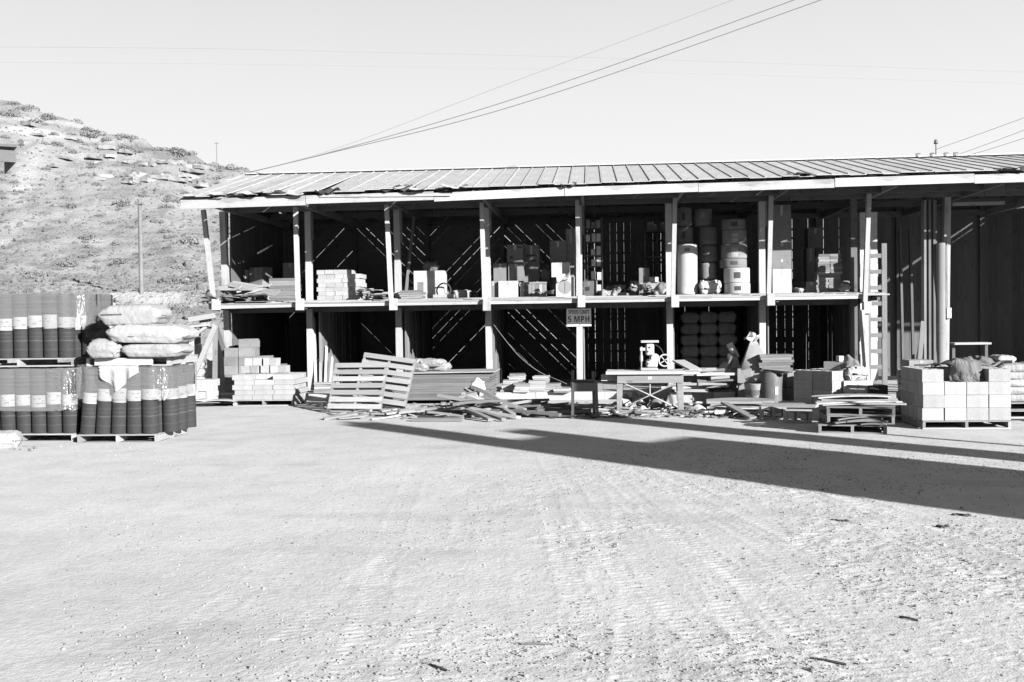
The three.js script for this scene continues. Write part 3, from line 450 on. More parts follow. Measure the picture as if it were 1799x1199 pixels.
{ // right pallet load, rolls leaning outwards at the left
  const xa = A(152, 770, 13.45).x, n = 5, cx = xa + 2 * 0.228;
  pallet('pallet under the right felt rolls, nearest the shed', V(cx + 0.02, 0, -13.9), 0.03, 1.14, 1.1, M.light);
  for (let k = 0; k < 4; k++) for (let i = 0; i < n; i++) roll('felt roll of the right stack under the sacks' + spot(i, n, 0, k, 4, ''), 'right felt rolls', V(xa + i * 0.228 + 0.012 * k, PH, -13.5 - k * 0.25), [-0.11 + 0.027 * i, 0], 0.53);
  for (let i = 0; i < 3; i++) roll('felt roll at the receding side of the right stack, ' + ORD[i] + ' from front', 'side felt rolls', V(xa + 5 * 0.228 - 0.03 + i * 0.012, PH + 0.0, -13.72 - i * 0.28), [0.01, 0], 0.55);
  const fg = filmGeo(0.68, 0.6, PH + 0.5, PH + rollH + 0.025, 8); solo('clear_plastic_wrap', 'crinkled clear film draped over the right felt rolls', 'plastic wrap', null, fg, M.film, V(cx + 0.1, 0, -13.9));
  // white sheet hanging in a point over the front
  const g = new THREE.BufferGeometry(), pos = [], uvs = [], idx = [], N = 16; const ext = u => 0.09 + 0.27 * (1 - Math.abs(u - 0.45) / 0.55) ** 1.2;
  for (let j = 0; j <= N; j++) for (let i = 0; i <= N; i++) { const u = i / N, v = j / N; const fold = 0.03 * Math.sin(u * 17) * (0.3 + v) + 0.02 * vn(u * 9, v * 7, 0, 0, 4); pos.push((u - 0.5) * 0.56, v < 0.2 ? 0.01 - v * 0.02 : -(v - 0.2) / 0.8 * ext(u), (v < 0.2 ? (v - 0.2) * 1.2 : 0.02) + fold); uvs.push(u, v); }
  for (let j = 0; j < N; j++) for (let i = 0; i < N; i++) { const a = j * (N + 1) + i; idx.push(a, a + N + 1, a + 1, a + 1, a + N + 1, a + N + 2); }
  g.setAttribute('position', new THREE.Float32BufferAttribute(pos, 3)); g.setAttribute('uv', new THREE.Float32BufferAttribute(uvs, 2)); g.setIndex(idx); g.computeVertexNormals();
  const pf = A(208, 656, 13.3); solo('plastic_sheet', 'white sheet hanging in a point below the sacks', 'sheet', null, g, M.white, V(pf.x, PH + rollH + 0.04, -13.32));
  // pallet and sacks on top
  const py = PH + rollH + 0.035; pallet('pallet carrying the pale sacks, on the right felt rolls', V(cx + 0.18, py, -13.92), 0.0, 1.2, 1.0, M.light); plank('board', 'pale board edge laid under the left sacks', 'board', null, V(A(166, 647, 13.36).x, py + 0.065, -13.37), V(A(268, 647, 13.36).x, py + 0.065, -13.36), 0.03, 0.1, M.light);
  const S = (label, px0, px1, yb, h, D, d, o = {}) => { const a = A(px0, 620, D).x, b = A(px1, 620, D).x; return sack(label, V((a + b) / 2, yb, -D - d / 2 + 0.3), [b - a, h, d], o.ry || 0, o); };
  const b0 = py + PH; S('crumpled pale sack at the lower left of the pile on the pallet', 165, 224, b0, 0.26, 13.5, 0.6, { s: 3, lump: 0.14 });
  S('pale sack on the pallet, right in the bottom layer', 224, 333, b0, 0.21, 13.55, 0.6, { s: 5 }); const mid = S('long pale sack with printed oval, middle of the pile', 198, 340, b0 + 0.2, 0.27, 13.5, 0.62, { s: 8, lump: 0.09, rz: -0.03 });
  const topS = S('rounded pale sack on top of the pile', 186, 296, b0 + 0.45, 0.29, 13.55, 0.55, { s: 12, lump: 0.05, rz: 0.02 }); 
  for (const [o, w, d] of [[topS, 0.84, 0.55], [mid, 1.08, 0.62]]) for (const sd of [-1, 1]) part('stitched_end', crumple(0.09, d * 0.62, 0.02, 15, 4, 8), M.sack, o, V(sd * w * 0.5, 0.1, 0), [0, 0, sd * 0.2]); 
  part('print_line', crumple(0.3, 0.02, 0.004, 3, 6, 2), M.sackD, topS, V(-0.22, 0.15, 0.272), [1.5, 0, 0]);
  part('printed_oval', new THREE.CylinderGeometry(0.07, 0.07, 0.012, 24).scale(1, 1, 0.5).rotateX(Math.PI / 2), M.sackD, mid, V(-0.19, 0.11, 0.298), [-0.05, 0, 0]);
  solo('dark_void_sheet', 'black crumpled sheet standing in for the dark void behind the sacks', 'sheet', null, crumple(0.34, 0.6, 0.22, 14, 16, 16), M.black, V(A(181, 612, 13.9).x, b0 + 0.28, -13.98), [1.4, 0, 0.15]);  // black sheet put in to darken the void beside the sacks
}
solo('concrete_lump', 'broken pale concrete lump on the dirt at the left edge', 'rubble', null, sackGeo(0.42, 0.24, 0.35, 77, 0.2), M.block[1], V(A(12, 790, 13).x, -0.02, -12.95), [0, 0.4, 0]);
for (let i = 0; i < 14; i++) { const px = rr(12, 62), D = rr(12.5, 13.0); solo('concrete_crumb', 'small crumb beside the broken concrete lump', 'rubble', 'concrete crumbs at the left edge', new THREE.IcosahedronGeometry(rr(0.008, 0.025), 0), M.mid, V(A(px, 790, D).x, 0.012, -D), [rr(0, 3), rr(0, 3), 0]); }

// ---------------------------------------------------------------- between the rolls and the shed
srand(600);
{ // racks and goods at the shed's left corner
  const t = thing('lumber_trestle', 'rough timber trestle with diagonal leg beside the shed corner', 'trestle', V(A(350, 640, 20).x, 0, -20.2)), o = t.position, L = (a, b, D, n, w, th) => bar(n, A(...a, D).sub(o), A(...b, D).sub(o), w, th, M.light, t);
  L([338, 665], [379, 572], 20.1, 'diagonal_leg', 0.06, 0.1); L([332, 562], [376, 555], 20.1, 'top_rail', 0.1, 0.1); L([330, 575], [372, 571], 20.3, 'shelf_board', 0.4, 0.04); L([340, 590], [362, 575], 20.15, 'strut', 0.05, 0.06); L([336, 572], [337, 706], 20.3, 'upright', 0.08, 0.08); L([378, 556], [377, 703], 20.5, 'upright', 0.08, 0.08);
  for (let i = 0; i < 7; i++) plank('short_board', 'short board end stacked on the trestle shelf', 'board', 'boards on the trestle', A(351 + i * 3, 576, 20.2), A(353 + i * 3, 560, 20.3), 0.03, 0.1, M.light);
  carton('white carton with a dark square mark beside the shed corner post', V(A(352, 680, 19.4).x, 0, -19.6), [0.5, 0.52, 0.45], 0.1, { m: M.white, print: [[0.05, 0.55, 0.3, 0.03], [0.19, 0.4, 0.03, 0.3], [-0.1, 0.55, 0.02, 0.1]] });
  const g = V(A(372, 690, 21.2).x, 0, -21.9); for (let j = 0; j < 8; j++) for (let i = 0; i < 2; i++) solo('brick', 'dark brick in shade left of the corner post' + spot(i, 2, j, 0, 1), 'brick', 'shaded bricks at the corner', bx(0.28, 0.16, 0.2), M.block, V(g.x - 0.2 + i * 0.29, 0.08 + j * 0.162, g.z + rr(-0.01, 0.01)));
  for (let j = 0; j < 5; j++) sack('small pale bag between the trestle legs, ' + ORD[j] + ' up', V(A(342, 640, 20.6).x + rr(-0.02, 0.02), j * 0.17, -20.7), [0.36, 0.19, 0.3], rr(-0.2, 0.2), { group: 'bags under the trestle', lump: 0.1 });
  for (let i = 0; i < 8; i++) { const px = rr(345, 415), D = rr(18.9, 19.9), c = V(A(px, 700, D).x, 0.03 + i * 0.016, -D); plank('plywood_offcut', 'thin plywood offcut thrown down before the corner post', 'board', 'offcuts before the corner post', c.clone().add(V(-rr(0.2, 0.4), rr(-0.02, 0.01), rr(-0.1, 0.1))), c.clone().add(V(rr(0.2, 0.4), rr(0, 0.05), rr(-0.15, 0.15))), rr(0.2, 0.4), 0.012, M.light); }
  // long low timber stack seen behind the sacks
  for (let i = 0; i < 3; i++) for (let j = 0; j < 2; j++) plank('long_timber', 'dark long timber in the low stack behind the pale sacks', 'timber', 'low timber stack', V(A(262, 580, 30).x, 0.12 + j * 0.24 + 1.0, -30 - i * 0.26), V(A(338, 580, 30).x, 0.12 + j * 0.24 + 1.0, -30 - i * 0.26), 0.24, 0.22, j ? M.mid : M.dark);
  for (const px of [270, 330]) blocks('pier block under the low timber stack, ' + (px < 300 ? 'left' : 'right') + ' pier', 'piers of the low timber stack', V(A(px, 580, 30).x, 0, -30.25), 0, 1, 5, 2, 0.4, 0.2, 0.3);
}
// ground bay 1: slump blocks on a pallet, older block stacks behind
{
  const c = V((A(424, 712, 19.8).x + A(531, 712, 19.8).x) / 2, 0, -20.2 + 0.0); c.z = -19.75;
  pallet('pallet under the pale slump blocks before the first bay', V(c.x, 0, -19.72), 0.01, 1.22, 0.95, M.light);
  blocks('slump block before the first bay', 'slump blocks on the pallet', V(c.x, PH, -19.72), 0.01, 3, 5, 5, 0.40, 0.098, 0.19, { bond: 1, keep: (i, j, k) => j < 4 || (k > 0 || i !== 1) });
  for (let i = 0; i < 9; i++) { const px = 442 + (i % 5) * 16 + rr(-3, 3), j = Math.floor(i / 5); solo('rough_block', 'rough broken block lying on the slump block stack', 'block', 'rough blocks on the slump stack', bx(0.17, 0.15, 0.2), M.block, V(A(px, 650, 20.1).x, PH + 0.5 + 0.08 + j * 0.152, -19.9), [0, rr(-0.3, 0.3), rr(-0.04, 0.04)]); }
  const st = [[411, 5], [433, 6], [455, 4], [477, 3], [500, 2]], oldB = [mk(0.13, blockMap, blockBump, 0.002), mk(0.15, blockMap, blockBump, 0.002), mk(0.11, blockMap, blockBump, 0.002)];
  st.forEach(([px, n], q) => { for (let j = 0; j < n; j++) for (let k = 0; k < 2; k++) solo('rough_block', 'rough block, ' + ORD[q] + ' stack from left in the first bay' + spot(0, 1, j, k, 2), 'block', 'block stacks in the first bay', bx(0.26, 0.19, 0.3), oldB, V(A(px, 640, 21.2).x + rr(-0.01, 0.01), 0.15 + 0.096 + j * 0.192, -21.1 - k * 0.32 - q * 0.12), [0, rr(-0.06, 0.06), 0]); });
  for (let i = 0; i < 4; i++) plank('leaning_board', 'board leaning in the second bay beside its post', 'board', 'boards leaning beside the second post', V(A(556 + i * 6, 695, 21.4).x, 0.15, -21.35 - i * 0.1), V(A(553 + i * 9, 600, 21.8).x, [1.75, 1.35, 1.1, 0.85][i], -21.8 - i * 0.06), 0.03, 0.12, M.light);
  for (let i = 0; i < 5; i++) plank('short_board', 'short board in the small stack left of the leaning pallet', 'board', 'short boards by the leaning pallet', V(A(549, 690, 20.5).x, 0.17 + i * 0.045, -20.7 + rr(-0.03, 0.03)), V(A(590, 690, 20.5).x, 0.17 + i * 0.045, -20.7 + rr(-0.05, 0.05)), 0.2, 0.04, M.light);
}
{ // leaning pallets
  const lean = (label, px, D, th, rz, w, d, m) => { const t = pallet(label, V(A(px, 725, D).x, 0, 0), 0, w, d, m, null, 7); t.rotation.set(th, 0, rz); t.rotation.order = 'ZXY'; t.position.y = d / 2 * Math.sin(th) + Math.abs(Math.sin(rz)) * w / 2 - 0.0; t.position.z = -D - d / 2 * Math.cos(th); return t; };
  const a = lean('front leaning pallet with six clear slat gaps', 624, 17.75, 0.93, -0.01, 0.98, 1.0, [M.light[2], M.light[1], M.mid[0]]); for (const o of a.children) if (o.name === 'deck_board') o.position.y = 0.112;
  const b = lean('tilted pallet leaning behind the front one', 672, 18.25, 1.0, -0.14, 1.0, 1.02, [M.light[2], M.mid[0]]);
}
// bay 3: stack of sheet material with tarp bags on top
{
  const xa = A(700, 700, 19.9).x, xb = A(868, 700, 19.9).x;
  for (let i = 0; i < 22; i++) plank('plywood_sheet', 'dark weathered sheet in the tall stack before the third bay', 'sheet', 'sheet stack before the third bay', V(xa + rr(-0.03, 0.03), 0.09 + i * 0.0225, -20.0 + rr(-0.012, 0.012)), V(xb + rr(-0.03, 0.03), 0.09 + i * 0.0225 + 0.0, -20.0 + rr(-0.012, 0.012)), 1.2, 0.02, [M.mid[1], M.mid[2], M.dark[0]]);
  for (const f of [0.1, 0.5, 0.9]) plank('bearer', 'timber bearer under the tall sheet stack', 'timber', 'bearers under the sheet stack', V(xa + (xb - xa) * f, 0.038, -19.5), V(xa + (xb - xa) * f, 0.038, -20.5), 0.09, 0.076, M.mid);
  plank('plywood_sheet', 'pale top sheet on the tall sheet stack', 'sheet', null, V(xa + 0.1, 0.605, -20.1), V(xb + 0.06, 0.62, -20.1), 1.1, 0.02, M.light);
  for (let i = 0; i < 5; i++) sack('pale sack in the slumped heap on the sheet stack', V(A(738 + i * 8, 650, 20.2).x, 0.625 + (i % 2) * 0.09, -20.1 - 0.1 * (i % 3)), [0.5, 0.16, 0.4], rr(-0.5, 0.5), { lump: 0.14, group: 'sacks on the sheet stack' });
}

// ---------------------------------------------------------------- scrap lumber heap in front of bays three and four
srand(700);
{
  const B = (a, b, D0, D1, w, t, m = M.light, label = 'long splintered board on top of the scrap lumber heap', g = 'top boards of the scrap heap') => { const p = A(...a, D0), q = A(...b, D1); for (const v of [p, q]) v.y = Math.max(v.y, 0.035); plank('scrap_board', label, 'board', g, p, q, w, t, m, rr(-0.25, 0.25)); };
  B([767, 695], [893, 716], 17.0, 16.7, 0.1, 0.06); B([790, 707], [913, 734], 16.8, 16.3, 0.1, 0.045); B([816, 720], [863, 742], 16.6, 15.9, 0.09, 0.045); B([836, 723], [887, 741], 16.5, 15.95, 0.09, 0.045); B([829, 680], [882, 708], 17.2, 16.8, 0.1, 0.06); B([818, 682], [836, 694], 17.3, 17.1, 0.1, 0.05); B([798, 700], [842, 690], 17.0, 17.1, 0.12, 0.05); B([812, 692], [848, 705], 17.1, 16.9, 0.14, 0.05); B([878, 716], [905, 733], 16.8, 16.5, 0.09, 0.05); B([880, 708], [925, 722], 16.9, 16.7, 0.1, 0.06);
  const L = (a, b, D0, D1, w, t, m) => B(a, b, D0, D1, w, t, m, 'flat board lying on the dirt left of the scrap heap', 'flat boards by the scrap heap');
  L([676, 727], [740, 718], 16.9, 17.2, 0.14, 0.03); L([700, 724], [790, 722], 16.9, 17, 0.12, 0.04); L([732, 734], [792, 729], 16.4, 16.6, 0.1, 0.04); L([720, 738], [818, 741], 16.1, 16.05, 0.09, 0.03); L([745, 722], [780, 714], 17.2, 17.5, 0.16, 0.03); L([760, 718], [800, 724], 17.3, 17, 0.1, 0.05, M.dark); L([780, 735], [815, 739], 16.4, 16.15, 0.09, 0.04);
  for (let i = 0; i < 22; i++) { const px = rr(775, 930), D = rr(16.3, 17.7), k = sm(0, 1, i / 22), an = rr(-0.5, 0.5), l = rr(0.3, 0.65), c = V(A(px, 710, D).x, 0.03 + (0.26 * (1 - Math.abs(px - 850) / 110)) * k, -D), u = V(Math.cos(an) * l, rr(-0.08, 0.08), Math.sin(an) * l); plank('scrap_board', 'short broken board within the scrap lumber heap', 'board', 'inner boards of the scrap heap', c.clone().sub(u).setY(Math.max(0.025, c.y - u.y)), c.clone().add(u).setY(Math.max(0.025, c.y + u.y)), rr(0.07, 0.14), rr(0.025, 0.05), i % 3 ? M.mid : M.dark); }
  for (let i = 0; i < 20; i++) { const px = rr(905, 1000), D = rr(16.6, 17.6), an = rr(-0.5, 0.4), l = rr(0.25, 0.6), y = 0.03 + 0.2 * rnd() * (1 - (px - 905) / 130), c = V(A(px, 720, D).x, y, -D), u = V(Math.cos(an) * l, rr(-0.07, 0.07), Math.sin(an) * l); plank('scrap_board', 'board toned dark as shaded at the right end of the scrap heap', 'board', 'dark boards of the scrap heap', c.clone().sub(u).setY(Math.max(0.025, y - u.y)), c.clone().add(u).setY(Math.max(0.025, y + u.y)), rr(0.08, 0.16), rr(0.025, 0.05), i % 2 ? M.mid[2] : M.dark); }  // darker wood stands in for the shade over this end
  solo('crumpled_paper', 'crumpled pale paper sack behind the scrap heap', 'paper', null, crumple(0.32, 0.3, 0.26, 5), M.white, V(A(842, 685, 18).x, 0.24, -17.9), [0.6, 0, 0.2]);
}
// bay 4: short board stacks on the slab, rope
{
  const st = (px0, px1, n, D, y0, t = 0.035, d = 0.5) => { for (let i = 0; i < n; i++) plank('short_board', 'pale short board stacked on the slab in the fourth bay', 'board', 'board stacks in the fourth bay', V(A(px0, 680, D).x + rr(-0.02, 0.02), y0 + i * (t + 0.002), -D + rr(-0.02, 0.02)), V(A(px1, 680, D).x + rr(-0.02, 0.02), y0 + i * (t + 0.002), -D + rr(-0.03, 0.03)), d, t, M.light); };
  st(883, 912, 6, 20.75, 0.175); st(895, 922, 9, 21.2, 0.175); st(905, 932, 5, 20.5, 0.175); st(930, 958, 6, 20.55, 0.175); st(938, 965, 8, 20.95, 0.175); st(955, 984, 4, 20.7, 0.175); st(976, 1001, 2, 20.4, 0.17);
  solo('rope', 'thin rope sagging from the fourth post to the slab', 'rope', null, tube([A(866, 569, DI - 0.12), A(885, 594, 21.2), A(915, 629, 21), A(950, 655, 20.8), A(980, 668, 20.6), A(996, 675, 20.5)], 0.007, 40, 6), M.mid[0]);
}
{ // speed sign
  const c = A(1017, 558, DI - 0.1), t = thing('speed_sign', 'square white speed limit sign nailed to the fifth post', 'sign', V(c.x, c.y - 0.19, -DI + 0.085));
  const cv = document.createElement('canvas'); cv.width = 512; cv.height = 368; const x = cv.getContext('2d'); x.fillStyle = '#c4c4c4'; x.fillRect(0, 0, 512, 368); x.fillStyle = '#1c1c1c'; x.textAlign = 'center'; x.textBaseline = 'middle';
  x.save(); x.translate(256, 70); x.scale(1.12, 1.6); x.font = 'bold 66px sans-serif'; x.fillText('SPEED LIMIT', 0, 0, 440); x.restore(); x.save(); x.translate(256, 222); x.scale(1.1, 1.25); x.font = 'bold 140px sans-serif'; x.fillText('5 MPH', 0, 0, 450); x.restore();
  const ct = new THREE.CanvasTexture(cv); ct.colorSpace = THREE.SRGBColorSpace;
  const sb = part('board', bx(0.53, 0.38, 0.014), M.paint, t, V(0, 0.19, 0)); part('lettering', new THREE.PlaneGeometry(0.526, 0.376), new THREE.MeshStandardMaterial({ map: ct, roughness: 0.85 }), sb, V(0, 0, 0.009));
  for (const [a, b] of [[-0.02, 0.35], [0.02, 0.03]]) part('nail', new THREE.CylinderGeometry(0.008, 0.008, 0.01, 8).rotateX(Math.PI / 2), M.metalD, t, V(a, b, 0.012));
}
{ // small stool frame, standing in the shadow
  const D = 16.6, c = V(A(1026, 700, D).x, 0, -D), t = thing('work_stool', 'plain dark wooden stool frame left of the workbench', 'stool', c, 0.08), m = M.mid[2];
  for (const [x, z, h, q] of [[-0.19, 0.17, 0.6, 0.05], [0.19, 0.17, 0.62, -0.03], [-0.17, -0.17, 0.78, 0.02], [0.17, -0.17, 0.76, -0.02]]) bar('leg', V(x * 1.08, 0, z * 1.1), V(x, h, z), 0.045, 0.05, m, t);
  part('apron', bx(0.42, 0.14, 0.025), m, t, V(0, 0.52, 0.19)); part('apron', bx(0.4, 0.12, 0.025), m, t, V(0, 0.53, -0.19)); for (const s of [-1, 1]) part('side_rail', bx(0.025, 0.1, 0.34), m, t, V(s * 0.2, 0.53, 0)); part('seat_board', bx(0.36, 0.02, 0.2), m, t, V(0.02, 0.615, -0.06)); part('bottom_rail', bx(0.38, 0.05, 0.02), m, t, V(0, 0.16, -0.17));
}
{ // workbench with a drill press like machine
  const D = 17.35, c = V((A(1085, 700, D).x + A(1199, 700, D).x) / 2, 0, -D), t = thing('workbench', 'grey splay legged workbench with pale top and wire cross bracing', 'workbench', c, -0.05), w = 1.12, m = M.mid[0];
  const ft = (s) => { const sh = new THREE.Shape([[0, 0.69], [s * 0.15, 0.69], [s * 0.1, 0.54], [s * 0.075, 0], [0, 0]].map(a => new THREE.Vector2(...a))); return new THREE.ExtrudeGeometry(sh, { depth: 0.03, bevelEnabled: true, bevelSize: 0.004, bevelThickness: 0.004, bevelSegments: 1 }); };
  for (const z of [0.3, -0.33]) { part('leg', ft(1), m, t, V(-w / 2, 0, z)); part('leg', ft(-1), m, t, V(w / 2, 0, z)); }
  part('apron', bx(w - 0.02, 0.15, 0.024), m, t, V(0, 0.615, 0.345)); part('apron', bx(w - 0.02, 0.15, 0.024), m, t, V(0, 0.615, -0.32)); for (const s of [-1, 1]) part('side_panel', bx(0.024, 0.3, 0.6), m, t, V(s * (w / 2 - 0.015), 0.54, 0));
  part('bench_top', bx(1.32, 0.045, 0.8), M.white[0], t, V(-0.08, 0.714, 0.02)); part('side_leaf', bx(0.42, 0.035, 0.7), M.white[0], t, V(0.46, 0.75 - 0.02, 0.03)).position.set(0.63, 0.705, 0.03); part('drawer', bx(0.3, 0.1, 0.3), M.white[1], t, V(-0.68, 0.62, 0.05));
  part('paper_label', bx(0.07, 0.05, 0.003), M.white[0], t, V(0.0, 0.625, 0.36));
  for (const s of [-1, 1]) { part('brace_rod', tube([V(-s * 0.43, 0.53, 0.33), V(0, 0.33, 0.31), V(s * 0.46, 0.1, 0.2)], 0.013, 12, 6), M.metal, t); } part('brace_rod', tube([V(0, 0.55, 0.3), V(0, 0.33, 0.31)], 0.012, 4, 6), M.metal, t); part('brace_rod', tube([V(0.34, 0.4, 0.1), V(0.35, 0.05, 0.1)], 0.012, 4, 6), M.metal, t);
  part('stay_plate', mergeGeometries([bx(0.3, 0.012, 0.08).clone().rotateZ(0.45)]), m, t, V(0.2, 0.42, 0.25));
  const k = thing('bench_drill', 'pale grubby bench drilling machine standing on the workbench', 'drill', V(A(1140, 650, D).x, 0.737, -D)), pm = M.white[1];
  part('base', new RoundedBoxGeometry(0.3, 0.05, 0.3, 2, 0.015), M.metal, k, V(0, 0.025, 0)); part('column', new THREE.CylinderGeometry(0.035, 0.04, 0.5, 16), M.metal, k, V(0.05, 0.25, -0.04)); part('head', mergeGeometries([new RoundedBoxGeometry(0.14, 0.2, 0.24, 2, 0.03).translate(0.02, 0.36, 0), new RoundedBoxGeometry(0.2, 0.14, 0.22, 2, 0.04).translate(0.05, 0.12, 0)]), pm, k); part('belt_cover', bx(0.3, 0.035, 0.2), pm, k, V(0.02, 0.5, 0)); part('motor', new THREE.CylinderGeometry(0.07, 0.07, 0.18, 18).rotateX(Math.PI / 2), pm, k, V(0.11, 0.22, -0.02)); part('spindle', lathe([[0, 0], [0.01, 0.0], [0.014, 0.1], [0.03, 0.12], [0.03, 0.2], [0.02, 0.22], [0.02, 0.36]], 14), M.metal, k, V(-0.13, 0.05, 0.06)); part('spindle_arm', bx(0.16, 0.05, 0.06), pm, k, V(-0.07, 0.37, 0.06)); part('hand_wheel', new THREE.TorusGeometry(0.1, 0.014, 8, 28), pm, k, V(0.27, 0.17, 0.05)); part('wheel_spoke', bx(0.19, 0.014, 0.014), pm, k, V(0.27, 0.17, 0.05), [0, 0, 0.6]); part('wheel_spoke', bx(0.19, 0.014, 0.014), pm, k, V(0.27, 0.17, 0.05), [0, 0, -0.9]); part('cable', tube([V(0.12, 0.44, 0), V(0.2, 0.38, 0.03), V(0.27, 0.24, 0.03)], 0.008, 12, 5), M.black, k); for (let i = 0; i < 5; i++) part('knob', new THREE.SphereGeometry(0.018, 10, 8), M.metalD, k, V(-0.02 + 0.03 * (i % 3), 0.12 + 0.07 * i, 0.12));
  solo('crumpled_paper', 'white paper sheet crumpled under the workbench', 'paper', null, crumple(0.6, 0.45, 0.24, 9), M.white, V(A(1125, 710, 17.7).x, 0.02, -17.8), [0.2, 0.3, 0.1]);
  solo('crumpled_paper', 'torn cardboard sheet under the right of the workbench', 'paper', null, crumple(0.5, 0.3, 0.2, 12), M.carton, V(A(1165, 712, 17.6).x, 0.02, -17.5), [0.1, 0.8, 0.1]);
  for (let i = 0; i < 5; i++) plank('pale_board', 'pale board lying on the dirt under the workbench end', 'board', 'boards under the workbench', V(A(1045, 730, 17).x + rr(-0.1, 0.2), 0.02 + i * 0.022, -17 + rr(-0.25, 0.15)), V(A(1120, 730, 17).x + rr(-0.1, 0.2), 0.02 + i * 0.022, -17 + rr(-0.3, 0.1)), 0.12, 0.02, M.light);
}
{ // litter of chips along the front: nobody could count it
  srand(760); const im = new THREE.InstancedMesh(bx(0.1, 0.012, 0.05, 0), M.light[1], 620), mat = new THREE.Matrix4(), e = new THREE.Euler(), q = new THREE.Quaternion();
  for (let i = 0; i < 620; i++) { const px = i < 380 ? rr(1030, 1360) : rr(560, 1460), D = i < 380 ? rr(16.4, 18.6) : rr(16.9, 19.6), k = rr(0.3, 1.6); e.set(rr(-0.3, 0.3), rr(0, 6), rr(-0.3, 0.3)); mat.compose(V(A(px, 700, D).x, rr(0.006, 0.03), -D), q.setFromEuler(e), V(k * rr(0.5, 1.8), rr(0.6, 2), k)); im.setMatrixAt(i, mat); im.setColorAt(i, grey(rr(0.3, 1))); }
  im.name = 'wood_litter'; im.userData = { label: 'splinters and wood chips littering the dirt before the shed', category: 'litter', kind: 'stuff' }; im.castShadow = im.receiveShadow = true; scene.add(im);
}
srand(780);
for (let i = 0; i < 70; i++) { const px = rr(1045, 1365), D = rr(16.5, 18.8), l = rr(0.08, 0.3), an = rr(-1.4, 1.4), c = V(A(px, 720, D).x, rr(0.025, 0.08), -D), u = V(Math.cos(an) * l, rr(-0.03, 0.05), Math.sin(an) * l); plank('scrap_board', 'splintered offcut in the litter around the workbench', 'board', 'offcuts around the workbench', c.clone().sub(u).setY(Math.max(0.02, c.y - u.y)), c.clone().add(u).setY(Math.max(0.02, c.y + u.y)), rr(0.03, 0.13), rr(0.012, 0.035), i % 4 ? M.light : M.dark, rr(-0.3, 0.3)); }
for (let i = 0; i < 22; i++) { const px = rr(1060, 1350), D = rr(16.4, 18.6); solo('crumpled_paper', 'crumpled paper scrap in the litter around the workbench', 'paper', 'paper scraps around the workbench', crumple(rr(0.1, 0.28), rr(0.1, 0.24), rr(0.05, 0.12), 140 + i, 8, 7), i % 3 ? M.white : M.cartonD, V(A(px, 720, D).x, 0.012, -D), [rr(-0.2, 0.5), rr(0, 3), rr(-0.2, 0.2)]); }
for (let i = 0; i < 34; i++) { const px = rr(590, 1010), D = rr(16.4, 18.2), l = rr(0.1, 0.4), an = rr(-0.9, 0.7), c = V(A(px, 720, D).x, rr(0.02, 0.05), -D), u = V(Math.cos(an) * l, rr(-0.01, 0.03), Math.sin(an) * l); plank('scrap_board', 'loose offcut strewn along the foot of the scrap heap', 'board', 'offcuts along the scrap heap', c.clone().sub(u).setY(Math.max(0.015, c.y - u.y)), c.clone().add(u), rr(0.04, 0.12), rr(0.012, 0.03), i % 4 ? M.light : M.mid, rr(-0.3, 0.3)); }
